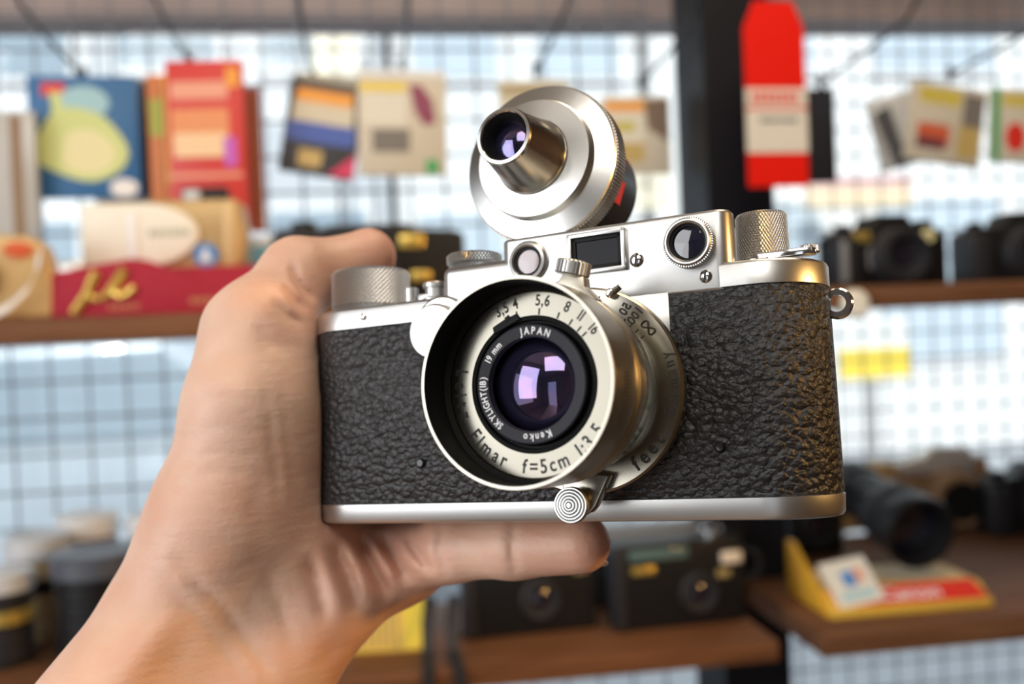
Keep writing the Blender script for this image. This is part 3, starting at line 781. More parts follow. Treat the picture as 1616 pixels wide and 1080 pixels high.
VELVET = mat('crimson_velvet', (.36, .008, .03), .75, bump=(900, .2, .0006))

class Kit:
    """a thing standing at a point; parts are given in reference pixels (x right, z up, y away)"""
    def __init__(s, name, label, cat, loc, Y, rotz=0, group=None, rx=0, ry=0):
        s.t = thing(name, label, cat, loc, 0, group); s.u = Y/F
        s.t.rotation_euler = (rx, ry, rotz)
    def part(s, name, mb, m, parent=None, sharp=35):
        return mb.build(name, m, parent or s.t, s.u, sharp)
def at_shelf(px, Y, z): p = S(px, 500, Y); return Vector((p.x, p.y, z))
def upper(px, Y): return at_shelf(px, Y, zU if px < 1100 else zU+.002)

# ---- red velvet stand with gold script
k = Kit('display_stand', 'crimson velvet display stand with a gold script emblem on upper shelf', 'stand', upper(252, .81), .81, math.radians(-2))
prof = [(-158, 0), (-158, 62), (-152, 68), (-120, 74), (-70, 82), (-42, 86), (-18, 84), (10, 74), (40, 58), (62, 50), (90, 47), (150, 46), (154, 40), (154, 0)]
k.part('front_panel', MB().prism(prof, 0, 14, 2, 2), VELVET)
k.part('back_panel', MB().prism([(20, 0), (20, 58), (60, 64), (110, 68), (145, 70), (164, 60), (168, 48), (164, 0)], 44, 110, 3, 2), VELVET)
k.part('base', MB().box(-150, 150, 14, 112, 0, 72, 2), VELVET)
mb = MB()
mb.tube([(-88, -3, 67), (-96, -3, 52), (-103, -3, 36), (-114, -3, 20), (-125, -3, 6)], [8, 7, 6.5, 7, 6], 8)
mb.tube([(-102, -3, 38), (-96, -3, 28), (-86, -3, 27), (-74, -3, 34), (-60, -3, 52), (-47, -3, 70)], [4, 5, 5, 6, 7, 8], 8)
mb.tube([(-60, -3, 52), (-64, -3, 36), (-56, -3, 29), (-44, -3, 34), (-34, -3, 43)], [6, 5.5, 5.5, 6, 6], 8)
k.part('emblem', mb, GOLDINK)
mb = MB(); random.seed(5)
x = 46
while x < 138: w_ = random.uniform(5, 11); mb.box(x, x+w_, -.6, .4, 14, 24); x += w_+3
k.part('text_line', mb, mat('dull_gold_ink', (.42, .16, .06), .5)); mb = MB()
x = -74
while x < -34: w_ = random.uniform(4, 8); mb.box(x, x+w_, -.6, .4, 10, 18); x += w_+3
k.part('text_line', mb, mat('dull_gold_ink', (.42, .16, .06), .5))

# ---- gold and white compact camera on the stand
k = Kit('compact_camera', 'pale gold compact camera with cream sliding cover, resting on red velvet stand', 'camera', upper(266, .86)+Vector((0, 0, .0375)), .86, math.radians(-3), 'compact cameras on the shelves')
k.part('body', MB().prism([(-118, 0), (104, -2), (116, 8), (120, 60), (114, 100), (104, 108), (-100, 108), (-118, 98)], 4, 56, 8, 4), GOLD)
k.part('end_trim', MB().prism([(86, 0), (108, 2), (114, 50), (108, 104), (86, 106)], 0, 20, 5, 3), GOLDLT)
pts = [(-122, 8), (-122, 104), (-40, 104)] + [(-40+92*math.sin(a), 54+50*math.cos(a)) for a in [PI*i/16 for i in range(1, 16)]] + [(-40, 2), (-112, 0)]
cv = k.part('sliding_cover', MB().prism(pts, -6, 12, 6, 3), CREAM)
k.part('grip_ridge', MB().box(-52, -36, -10, 0, 18, 88, 4, 3), WHITEPL, cv)
mb = MB(); random.seed(2); x = -22
while x < 36: w_ = random.uniform(4, 8); mb.box(x, x+w_, -6.6, -5.6, 52, 62); x += w_+2.5
k.part('lettering', mb, mat('olive_grey_ink', (.42, .42, .30), .5), cv)
mb = MB(); mb.lathe([(0, 1), (18, 1), (18, 5), (0, 5)], (59, 0, 22), n=40); em = k.part('round_emblem', mb, BLUEPR)
k.part('figure', MB().prism([(51, 12), (67, 12), (64, 24), (59, 34), (54, 24)], -.5, 2), WHITEPL, em)
mb = MB(); mb.box(22, 92, 18, 48, 104, 128, 6, 3); k.part('flash_head', mb, BLACKPL2)
k.part('flash_window', MB().box(26, 52, 14, 20, 108, 124, 2, 1), SILVERPL)

# ---- gold camera at the end with a white strap
k = Kit('compact_camera', 'champagne gold camera with red oval badge and white strap at shelf end', 'camera', upper(18, .81), .81, math.radians(4), 'compact cameras on the shelves')
k.part('body', MB().prism([(-120, 0), (58, 0), (62, 60), (52, 108), (30, 126), (-60, 130), (-120, 120)], 0, 60, 9, 4), GOLDLT)
mb = MB(); mb.lathe([(0, -4), (20, -3), (20, 2), (0, 2)], (0, 0, 0), n=40); mb.v = [Vector((v.x*1.05+14, v.y, v.z*.62+104)) for v in mb.v]; k.part('badge', mb, mat('orange_red_badge', (.62, .10, .02), .4))
mb = MB(); mb.lathe([(34, 4), (36, -14), (30, -18), (27, -10), (0, -6)], (-52, 0, 62), n=56); k.part('lens', mb, BLACKPL)
k.part('strap', MB().ribbon([(44, -6, 96), (42, -12, 74), (30, -18, 46), (4, -22, 20), (-26, -22, 4), (-60, -16, -2+4)], (3, 0, 7), (1, -1.5, 0)), WHITEPL)
# ---- grey pot between
k = Kit('lens_case', 'small grey round lens case between gold camera and red stand', 'lens case', upper(108, .93), .93)
mb = MB(); mb.lathe([(0, 0), (34, 0), (36, 4), (36, 60), (30, 64), (0, 64)], (0, 36, 0), 'z', 48); k.part('body', mb, BROWNPR)
mb = MB(); mb.lathe([(37, 58), (38, 62), (38, 84), (34, 90), (0, 92)], (0, 36, 0), 'z', 48); k.part('lid', mb, SILVERPL)

# ---- black camera behind the thumb
k = Kit('compact_camera', 'wide black camera with gold trim on upper shelf behind the thumb', 'camera', upper(588, .86), .86, math.radians(2), 'compact cameras on the shelves')
k.part('body', MB().prism([(-150, 0), (150, 0), (150, 112), (138, 120), (70, 124), (60, 132), (-60, 132), (-70, 124), (-140, 124), (-150, 112)], 0, 58, 6, 3), BLACKPL)
mb = MB(); mb.lathe([(46, 2), (46, -20), (40, -26), (34, -20), (0, -16)], (0, 0, 58), n=56); k.part('lens', mb, BLACKPL2)
k.part('gold_window', MB().box(46, 86, -3, 3, 92, 114, 3, 2), GOLDINK); k.part('gold_badge', MB().box(62, 94, -3, 3, 40, 56, 5, 2), GOLDINK)
mb = MB(); mb.lathe([(0, 0), (20, 0), (20, 14), (17, 17), (0, 17)], (-100, 28, 122), 'z', 32); k.part('dial', mb, BLACKPL2)
# ---- pale blue box peeking out beside it
k = Kit('film_box', 'small pale blue and white box beside the black camera', 'box', upper(416, .93), .93)
k.part('carton', MB().box(-30, 34, 0, 50, 0, 118, 1), WHITEPL); k.part('label', MB().box(-30, 34, -1, 1, 72, 104), mat('sky_print', (.30, .66, .86), .5))

# ---- black cameras on the upper shelf at the right
def slr(px, Y, base, label, group, rot=0, body=BLACKPL, front=BLACKPL2, wd=1.0, accents=GOLDINK, cap=False, onz=None):
    k = Kit('film_camera', label, 'camera', base, Y, rot, group)
    k.part('body', MB().prism([(-105*wd, 0), (105*wd, 0), (105*wd, 88), (92*wd, 98), (46, 98), (32, 122), (-28, 122), (-44, 98), (-92*wd, 96), (-105*wd, 86)], 0, 62, 7, 3), body)
    mb = MB(); mb.lathe([(50, 4), (50, -18), (46, -22), (46, -34), (42, -40), (34, -40), (30, -26), (0, -20)], (4, 0, 50), n=64); k.part('lens', mb, [front])
    mb = MB(); mb.lathe([(0, -24), (16, -25), (29, -22), (29, -18), (0, -18)], (4, 0, 50), n=40); k.part('front_glass', mb, GLASS_DARK)
    k.part('grip', MB().box(-108*wd, -70*wd, -20, 10, 2, 84, 8, 3), front)
    mb = MB(); mb.lathe([(0, 0), (17, 0), (17, 13), (14, 16), (0, 16)], (76*wd, 30, 97), 'z', 32); k.part('dial', mb, body)
    mb = MB(); mb.lathe([(0, 0), (14, 0), (14, 10), (11, 12), (0, 12)], (-74*wd, 30, 96), 'z', 32); k.part('winding_lever', mb, body)
    if accents: k.part('name_badge', MB().box(-72*wd, -40*wd, -2, 2, 76, 94, 3, 2), accents)
    return k
k = slr(1410, .86, upper(1412, .86), 'black film camera with gold badge on upper shelf beside chrome knob', 'black cameras on the upper shelf', math.radians(3))
k.part('silver_grip_strip', MB().box(-105, -92, -22, -14, 8, 78, 3, 2), GREYPL)
mb = MB(); mb.lathe([(0, -8), (10, -7), (12, 0), (0, 0)], (66, 0, 84), n=24); k.part('self_timer_lamp', mb, mat('pale_yellow_plastic', (.85, .80, .45), .15))
k.part('front_window', MB().box(-48, -32, -8, 2, 30, 66, 4, 2), GREYPL)
k = slr(1610, .88, upper(1622, .88), 'black film camera at the far right end of upper shelf', 'black cameras on the upper shelf', math.radians(-4), accents=None)
k.part('bronze_badge', MB().box(30, 62, -2, 2, 78, 92, 3, 2), BROWNPR)
k = Kit('shelf_peg', 'cream round peg under the right upper shelf end', 'peg', S(1352, 478, .785), .785)
mb = MB(); mb.lathe([(0, -6), (18, -6), (24, 0), (24, 26), (0, 26)], (0, 0, -2), n=36); k.part('body', mb, CREAM)

# ---- hooks and hanging packs
HOOKM = mat('black_hook_wire', (.03, .032, .036), .4, .4)
def hook(px, py, label, ln=.22, rise=.02):
    p = S(px, py, YM-.008); mb = MB()
    a = Vector((0, 0, 0)); pts = [a, a+Vector((0, -ln*.5, rise*.3)), a+Vector((0, -ln*.9, rise*.8)), a+Vector((0, -ln, rise+.012))]
    mb.tube(pts, .0022, 8); mb.box(-.004, .004, 0, .003, -.008, .012, .001, 1)
    o = mb.build('display_hook', HOOKM); o.location = p
    tag(o, label, 'hook', 'wire display hooks on the grid'); return p
hooks = {}
for key, px, py, lb in (('blue', 132, 122, 'black wire hook carrying the blue pack'), ('red', 300, 102, 'black wire hook carrying the red packs'), ('dark', 494, 126, 'black wire hook carrying the tilted dark filter pack'),
                        ('plum', 636, 106, 'black wire hook carrying the beige and plum filter pack'), ('behind', 846, 112, 'black wire hook above the chrome clip-on viewfinder'), ('orange', 1012, 132, 'black wire hook by the post with orange banded pack'),
                        ('pouch', 1296, 130, 'black wire hook carrying the black pouch'), ('cluster', 1500, 118, 'black wire hook carrying the slanted packs at the right')):
    hooks[key] = hook(px, py, lb)
def pack(label, px0, py0, px1, py1, Y, base, prints, depth=10, tilt=0, yaw=0, group='packs hanging on the grid', name='hanging_pack', cat='pack', hole=True):
    """a flat hanging pack; prints: (name, polygon or box in fractions of the face, material)"""
    c = S((px0+px1)/2, (py0+py1)/2, Y); wd, ht = (px1-px0), (py1-py0)
    k = Kit(name, label, cat, c, Y, math.radians(yaw), group, 0, math.radians(tilt))
    k.part('sleeve', MB().box(-wd/2, wd/2, 0, depth, -ht/2, ht/2, min(1.5, depth*.3), 2), base)
    for i, (nm, shp, m) in enumerate(prints):
        mb = MB(); f = -.35-.12*i
        if len(shp) == 4 and not isinstance(shp[0], tuple):
            x0, z0, x1, z1 = shp; mb.box((x0-.5)*wd, (x1-.5)*wd, f, .2, (.5-z1)*ht, (.5-z0)*ht)
        else: mb.prism([((x-.5)*wd, (.5-z)*ht) for x, z in shp], f, .2)
        k.part(nm, mb, m)
    return k
def blob(cx, cy, rx, ry, n=20, wob=0, ph=0): return [(cx+rx*(1+wob*math.sin(3*a+ph))*math.cos(a), cy+ry*(1+wob*math.sin(2*a+ph))*math.sin(a)) for a in [2*PI*i/n for i in range(n)]]
PALEGREEN = mat('pale_green_print', (.62, .70, .28), .5); PALEYEL = mat('pale_yellow_print', (.80, .76, .42), .5); SKYPR = mat('pale_blue_print', (.36, .60, .66), .5)
PLASTIC = mat('greyish_clear_sleeve', (.50, .50, .48), .25)
pack('blue square pack with yellow green blob picture and white oval', 55, 125, 212, 308, 1.06, mat('deep_blue_card', (.035, .15, .36), .45),
     [('red_patch', (.13, .06, .34, .16), REDPR), ('sky_patch', blob(.50, .22, .24, .14), SKYPR), ('picture', blob(.46, .56, .42, .30, wob=.12), PALEGREEN), ('picture_centre', blob(.52, .62, .24, .20, wob=.1, ph=1), PALEYEL), ('figure', [(.2, .12), (.3, .14), (.34, .42), (.24, .46)], PALEGREEN), ('white_oval', blob(.84, .92, .13, .075), WHITEPL)], yaw=2)
pack('grey sleeve hanging behind the blue pack', 150, 128, 246, 312, 1.085, PLASTIC, [('dark_edge', (.74, .02, .86, .98), DARKPR), ('olive_strip', (.62, .5, .74, .98), BROWNPR)], 14, yaw=3)
pack('pale grey sleeve cut off by the frame edge, beside the blue pack', -40, 182, 52, 375, 1.04, PLASTIC, [('brown_edge', (.62, .03, .8, .97), BROWNPR)], 16)
REDC = mat('scarlet_card', (.62, .045, .035), .45); PALERED = mat('salmon_print', (.80, .36, .24), .5)
pack('tall scarlet pack with salmon picture and purple mark', 268, 100, 384, 345, 1.02, REDC,
     [('title_band', (.06, .13, .8, .24), PALERED), ('picture', (.06, .30, .80, .55), mat('apricot_print', (.78, .30, .12), .5)), ('picture_lower', (.08, .45, .76, .60), mat('peach_print', (.88, .62, .36), .5)), ('purple_mark', (.72, .48, .88, .66), mat('purple_print', (.55, .12, .55), .5)), ('corner', (.78, .05, .95, .17), ORANGEPR), ('lower_band', (.0, .70, .95, .73), PALERED)], 14, yaw=-4)
pack('orange and green pack peeking out left of the scarlet pack', 238, 122, 300, 330, 1.045, mat('orange_card', (.70, .22, .06), .5), [('green_print', (.05, .18, .35, .45), mat('leaf_print', (.45, .50, .08), .5)), ('yellow_edge', (.4, .0, .6, .8), YELLOWPR)], 12)
pack('dark red pack peeking out right of the scarlet pack', 340, 142, 412, 362, 1.05, mat('brick_red_card', (.36, .05, .03), .5), [('brown_edge', (.8, .02, .98, .98), mat('rust_print', (.30, .09, .03), .5))], 14)
pack('tilted dark filter pack with orange and blue bands', 450, 130, 566, 276, 1.06, DARKPR,
     [('orange_band', (.10, .10, .86, .24), ORANGEPR), ('cream_band', (.08, .24, .9, .45), BEIGEPR), ('blue_band', (.04, .45, .95, .66), mat('royal_blue_print', (.07, .12, .42), .5)), ('gold_patch', (.24, .74, .56, .92), mat('ochre_print', (.55, .40, .14), .5)), ('pink_corner', [(1, .72), (1, .98), (.66, .98)], mat('crimson_print', (.65, .04, .12), .5))], 12, tilt=11, yaw=-6)
pack('olive sleeve hanging behind the tilted dark pack', 462, 120, 560, 262, 1.085, mat('olive_card', (.24, .22, .12), .5), [('pale_top', (.05, .02, .95, .14), BEIGEPR)], 10, tilt=6)
pack('beige filter pack with yellow band and plum leaf shape', 566, 112, 704, 276, 1.05, mat('beige_pack_card', (.64, .58, .46), .55),
     [('yellow_band', (.03, .12, .55, .2), YELLOWPR), ('cream_field', (.04, .22, .55, .52), mat('ivory_print', (.76, .72, .60), .5)), ('plum_shape', [(.58, .13), (.72, .14), (.84, .28), (.88, .50), (.74, .52), (.64, .38)], mat('plum_print', (.28, .06, .11), .4)), ('photo_print', (.16, .56, .58, .78), mat('grey_photo_print', (.20, .18, .16), .5)), ('green_mark', (.76, .85, .90, .98), GREENPR), ('top_strip', (.0, .0, 1.0, .06), WHITEPL)], 12, tilt=1.5)
pack('greyish pack mostly hidden behind the clip-on viewfinder', 788, 126, 900, 280, 1.07, BEIGEPR, [('tan_band', (.03, .05, .97, .16), mat('tan_print', (.45, .36, .20), .5))], 10)
pack('beige filter pack with orange band beside the black post', 948, 150, 1062, 276, 1.06, mat('beige_pack_card', (.64, .58, .46), .55),
     [('orange_band', (.06, .07, .62, .20), ORANGEPR), ('ivory_field', (.05, .2, .60, .6), mat('ivory_print', (.76, .72, .60), .5)), ('yellow_mark', (.14, .33, .48, .46), mat('olive_yellow_print', (.58, .50, .10), .5)), ('brown_corner', [(.62, .05), (.98, .05), (.98, .6), (.66, .42)], mat('mocha_print', (.20, .14, .10), .5)), ('ochre_field', (.08, .6, .6, .85), mat('ochre_print', (.55, .40, .14), .5))], 12)
pack('black pouch hanging right of the red tag', 1236, 136, 1324, 290, 1.02, mat('black_pouch_cloth', (.012, .013, .018), .7), [('flap', (.1, .06, .96, .3), mat('navy_cloth', (.014, .016, .028), .6))], 30, name='hanging_pouch', cat='pouch')
k = pack('slanted clear sleeve standing edge on beside the yellow banded pack', 1378, 146, 1448, 268, 1.06, PLASTIC, [('dark_side', [(.1, .2), (.5, .12), (.62, .98), (.3, 1.0)], DARKPR)], 16, tilt=-12, yaw=-20)
pack('slanted beige pack with yellow band and red picture', 1426, 130, 1562, 262, 1.05, mat('beige_pack_card', (.64, .58, .46), .55),
     [('yellow_band', (.10, .06, .66, .26), mat('mustard_print', (.68, .55, .10), .5)), ('red_picture', (.12, .52, .55, .80), mat('vermilion_print', (.66, .13, .06), .5)), ('dark_picture', (.12, .70, .50, .84), mat('maroon_print', (.18, .05, .06), .5)), ('grey_side', (.70, .08, .98, .5), mat('grey_photo_print', (.20, .18, .16), .5)), ('ochre_side', (.66, .5, .95, .9), mat('ochre_print', (.55, .40, .14), .5))], 14, tilt=9)
pack('beige pack with green edge and red emblem at the far right', 1556, 136, 1690, 262, 1.04, mat('beige_pack_card', (.64, .58, .46), .55),
     [('green_edge', (.0, .0, .10, 1.0), GREENPR), ('yellow_band', (.14, .08, .9, .24), mat('mustard_print', (.68, .55, .10), .5)), ('emblem', blob(.32, .66, .14, .2), REDPR)], 14, tilt=3)

# ---- red tag hanging in front of the post
k = Kit('hanging_tag', 'large bright red tag with cream label hanging before the black post', 'tag', S(1225, 155, .90), .90, math.radians(2))
k.part('card', MB().prism([(-53, -146), (53, -146), (53, 116), (34, 160), (-34, 160), (-53, 116)], 0, 3, .6, 1), mat('signal_red_card', (.80, .012, .004), .5, spec=.2))
lb = k.part('cream_label', MB().box(-54, 54, -1, .5, -90, 16, .2, 1), mat('cream_label_card', (.76, .70, .58), .6))
mb = MB(); random.seed(11); x = -44
while x < 40: w_ = random.uniform(7, 11); mb.box(x, x+w_, -1.5, -.6, -6, 8); x += w_+3
k.part('red_lettering', mb, REDPR, lb); k.part('red_rule', MB().box(-54, 54, -1.5, -.6, -19, -14), REDPR, lb)
mb = MB(); x = -30
while x < 36: w_ = random.uniform(3, 8); mb.box(x, x+w_, -1.5, -.6, -40, -33); x += w_+2.5
k.part('black_lettering', mb, GREYINK, lb)
k.part('cord', MB().tube([(0, 1.5, 152), (0, 2, 230), (0, 30, 330)], 1.6, 8), BLACKPL)

# ---- lower shelf: two black compacts, strap, yellow box
def lower(px, py): return ON(px, py, zL)
def compact(label, px, py, wd, ht, dep, rot, extra):
    p = lower(px, py); Y = p.y
    k = Kit('compact_camera', label, 'camera', p, Y, math.radians(rot), 'black compact cameras on the lower shelf')
    k.part('body', MB().box(-wd/2, wd/2, 0, dep, 0, ht, 7, 3), BLACKPL)
    mb = MB(); mb.lathe([(34, 2), (34, -5), (29, -8), (22, -6), (20, -1), (0, 0)], (extra['lens'][0], 0, extra['lens'][1]), n=48); ln = k.part('lens_ring', mb, BLACKPL2)
    mb = MB(); mb.lathe([(0, -5), (10, -4), (18, 0), (18, 2), (0, 2)], (extra['lens'][0], 0, extra['lens'][1]), n=40); k.part('glass', mb, GLASS_DARK, ln)
    k.part('side_grip', MB().box(-wd/2-3, -wd/2+18, -4, dep*.6, 4, ht-6, 4, 3), BLACKPL2)
    k.part('badge', MB().box(*extra['badge'], 2), mat('dim_gold_ink', (.35, .26, .10), .4))
    k.part('top_window', MB().box(-wd*.40, wd*.06, -3, 4, ht-26, ht-8, 2, 2), mat('greenish_window', (.10, .16, .15), .1))
    return k
k = compact('black compact camera under the little finger with round lens', 842, 1002, 214, 128, 78, 3, {'lens': (14, 56), 'badge': (70, 94, -2, 1, 92, 104)})
k.part('gold_badge', MB().box(-90, -40, -2, 1, 104, 116, 2), GOLDINK)
k = compact('black compact camera at the lower shelf end below the chrome base plate', 1078, 990, 220, 140, 64, 3, {'lens': (30, 54), 'badge': (62, 86, -2, 1, 76, 90)})
k.part('flash', MB().box(70, 106, -6, 6, 98, 118, 4, 3), mat('warm_flash_lens', (.80, .66, .50), .12))
k.part('gold_lettering', MB().box(-84, -44, -2, 1, 92, 104, 2), GOLDINK)
mb = MB(); mb.lathe([(0, 0), (18, 0), (18, 12), (14, 16), (0, 16)], (66, 30, 139), 'z', 32); k.part('shutter_button', mb, CHROME)
mb = MB(); mb.lathe([(21, -3), (27, -3), (29, 0), (27, 3), (21, 3)], (128, 30, 86), n=40, closed=True); k.part('strap_ring', mb, BLACKPL2)
k = compact('black camera behind the two compact cameras, only its grey top plate showing', 1062, 950, 250, 118, 60, 1, {'lens': (0, 50), 'badge': (60, 90, -2, 1, 76, 90)})
k.part('top_plate', MB().box(-118, 60, -2, 58, 106, 122, 3, 2), GREYPL)
mb = MB(); mb.lathe([(0, 0), (14, 0), (14, 10), (10, 14), (0, 14)], (84, 30, 117), 'z', 32); k.part('shutter_button', mb, CHROME)
# strap of the first one, hanging over the shelf edge
q = lower(690, 1030)
k = Kit('camera_strap', 'black camera strap hanging over the lower shelf edge', 'strap', q, q.y)
for x, dx in ((-16, -8), (22, 14)):
    d0 = (q.y-YF)/k.u
    k.part('band', MB().ribbon([(x+8, -2, 88), (x+2, -8, 50), (x, -d0*.4-6, 14), (x+dx*.3, -d0-7, 5), (x+dx*.6, -d0-12, -40), (x+dx, -d0-12, -130)], (9, 0, 0), (0, 1.2, .8)), [BLACKPL2])
q = lower(612, 1030)
k = Kit('film_carton', 'yellow film carton on the lower shelf behind the wrist', 'box', q, q.y, math.radians(-6))
k.part('carton', MB().box(-62, 58, 0, 60, 0, 84, 1.5, 1), mat('yellow_carton', (.80, .56, .10), .5)); k.part('side_print', MB().box(30, 58, -1, 1, 4, 80), mat('bright_yellow_print', (.90, .70, .08), .5)); 
mb = MB()
for i in range(7): mb.box(-54+i*11, -48+i*11, -1, 1, 8, 76)
k.part('bar_print', mb, mat('ochre_print', (.55, .40, .14), .5))

# ---- lenses standing on the lower shelf at the left
def lens_stand(label, px, py, r, h, m1, m2, m3=None, dx=0):
    p = lower(px, py); k = Kit('spare_lens', label, 'lens', p, p.y, 0, 'spare lenses at the left of the lower shelf')
    mb = MB(); prof = [(0, 0), (r*.86, 0), (r*.9, 3)]
    for i in range(5):
        z0 = h*(.1+.14*i); prof += [(r*.9, z0), (r*.94, z0+2), (r*.94, z0+h*.07), (r*.9, z0+h*.07+2)]
    prof += [(r*.9, h*.84), (0, h*.84)]
    mb.lathe(prof, (0, r, 0), 'z', 56); k.part('barrel', mb, m1)
    mb = MB(); mb.lathe([(0, h*.80), (r, h*.80), (r, h*.97), (r*.93, h), (r*.5, h), (r*.45, h*.985), (0, h*.985)], (0, r, 0), 'z', 56); k.part('cap', mb, m2)
    if m3: 
        mb = MB(); mb.lathe([(r*.955, h*.5), (r*.955, h*.6)], (0, r, 0), 'z', 56, False); k.part('ring', MB().lathe([(r*.90, h*.46), (r*.97, h*.47), (r*.97, h*.60), (r*.90, h*.61)], (0, r, 0), 'z', 56, True), m3)
    return k
GREYCAP = mat('pale_grey_cap', (.62, .64, .66), .4); DKCAP = mat('slate_cap', (.075, .085, .11), .4)
lens_stand('spare lens with silver white cap, tallest behind the front ones', 132, 985, 46, 158, BROWNPR, WHITEPL, BLACKPL)
lens_stand('spare lens with pale cap and brown barrel near the corner', 48, 1020, 48, 158, mat('tan_barrel', (.40, .29, .16), .4), GREYCAP, BLACKPL)
lens_stand('spare lens with grey cap and gold ring cut by the frame edge', -8, 1062, 46, 142, BLACKPL2, GREYCAP, GOLDINK)
lens_stand('spare black lens with slate cap next to the forearm', 142, 1062, 70, 172, BLACKPL, DKCAP)
lens_stand('spare lens with slate cap behind the black one', 180, 1008, 44, 128, BLACKPL2, DKCAP)
lens_stand('spare lens with white cap half hidden by the forearm', 240, 982, 40, 158, BROWNPR, WHITEPL)

# ---- right lower shelf
def rshelf(px, py): return ON(px, py, zL)
q = rshelf(1445, 968)
k = Kit('display_stand', 'yellow and red camera display stand on the right lower shelf', 'stand', q, q.y, math.radians(-1))
YEL = mat('golden_yellow_plastic', (.80, .50, .07), .35)
side = [(0, 0), (170, 0), (170, 44), (150, 44), (34, 40), (8, 18), (0, 14)]        # (y, z)
def yz(poly, x0, x1, bev=2):
    b = MB().prism(poly, x0, x1, bev, 2); b.v = [Vector((v.y, v.x, v.z)) for v in b.v]; return b
k.part('base', yz([(0, 0), (172, 0), (172, 36), (40, 36), (10, 15), (0, 15)], -150, 142), YEL)
k.part('side_wall', yz([(4, 2), (172, 2), (172, 100), (150, 100), (60, 50), (10, 17)], -156, -146), mat('amber_plastic', (.72, .38, .03), .35))
k.part('deck', MB().box(-140, 134, 46, 168, 34, 41, 2), mat('wood_yellow_deck', (.66, .42, .10), .45))
# sloping red front with white lettering
n0, n1 = Vector((0, 9, 15)), Vector((0, 42, 38)); sl = (n1-n0).normalized(); nn = Vector((0, -sl.z, sl.y))
mb = MB(); L_ = (n1-n0).length
vs = [n0+Vector((-132, 0, 0)), n0+Vector((138, 0, 0)), n1+Vector((126, 0, 0)), n1+Vector((-138, 0, 0))]
mb.add([v+nn*.2 for v in vs]+[v+nn*2.2 for v in vs], [(3, 2, 1, 0), (4, 5, 6, 7), (0, 1, 5, 4), (1, 2, 6, 5), (2, 3, 7, 6), (3, 0, 4, 7)])
fr = k.part('front_band', mb, REDPR)
mb = MB(); text_flat(mb, 'Canon', 36, n0+sl*8+nn*2.5+Vector((4, 0, 0)), (1.15, 0, 0), sl); k.part('lettering', mb, WHITEPL, fr)
mb = MB()
k = compact('black camera half hidden behind the left end of the yellow stand', 1292, 878, 96, 96, 40, 2, {'lens': (0, 48), 'badge': (20, 40, -2, 1, 70, 80)})
# card leaning on the stand
c = Kit('price_card', 'small white card with blue emblem leaning on the yellow stand', 'card', rshelf(1445, 968), q.y, math.radians(-1))
b0 = Vector((-62, 13, 20)); up_ = Vector((-.18, .62, .76)).normalized(); rt_ = Vector((.985, .05, .12)); nr = rt_.cross(up_).normalized()
def quad(mb, o, a0, a1, c0, c1, t0, t1):
    vs = []
    for t in (t0, t1): vs += [o+rt_*a0+up_*c0+nr*t, o+rt_*a1+up_*c0+nr*t, o+rt_*a1+up_*c1+nr*t, o+rt_*a0+up_*c1+nr*t]
    return mb.add(vs, [(3, 2, 1, 0), (4, 5, 6, 7), (0, 1, 5, 4), (1, 2, 6, 5), (2, 3, 7, 6), (3, 0, 4, 7)])
o0 = b0+nr*3-rt_*70
c.part('card', quad(MB(), o0, 0, 86, 0, 84, 0, 1.5), mat('ivory_card', (.78, .74, .64), .5))
c.part('blue_emblem', quad(MB(), o0, 30, 52, 34, 62, 1.4, 2.2), BLUEPR); c.part('pink_print', quad(MB(), o0, 54, 70, 40, 64, 1.4, 2.1), PALERED)
c.part('pale_print', quad(MB(), o0, 14, 74, 12, 24, 1.4, 2.0), SKYPR)
# telephoto lens lying on the stand, mouth towards the viewer's right
bp = rshelf(1445, 968); u = bp.y/F
dirv = Vector((.05, -.97, -.20)).normalized()
lk = thing('telephoto_lens', 'black telephoto lens lying on the yellow stand with open front', 'lens', S(1455, 844, bp.y+22*u) - dirv*76*u*1.16)
q3 = dirv.to_track_quat('-Y', 'Z'); lk.rotation_mode = 'QUATERNION'; lk.rotation_quaternion = q3
kk = Kit.__new__(Kit); kk.t = lk; kk.u = u*1.16
mb = MB(); mb.lathe([(0, 136), (44, 136), (44, 100), (40, 96), (40, 40), (46, 34), (47, 8), (50, 2), (50, -30), (54, -38), (56, -72), (55, -76), (48, -76), (46, -40), (0, -36)], n=72); kk.part('barrel', mb, BLACKPL)
mb = MB()
for i in range(36): mb.T = Matrix.Rotation(2*PI*i/36, 4, 'Y'); mb.box(49.5, 51.6, -28, 0, -2.4, 2.4)
mb.T = None; kk.part('grip_ring', mb, BLACKPL2)
mb = MB(); mb.lathe([(0, -48), (20, -47), (46, -40), (46, -38), (0, -38)], n=48); kk.part('front_glass', mb, GLASS_DARK)
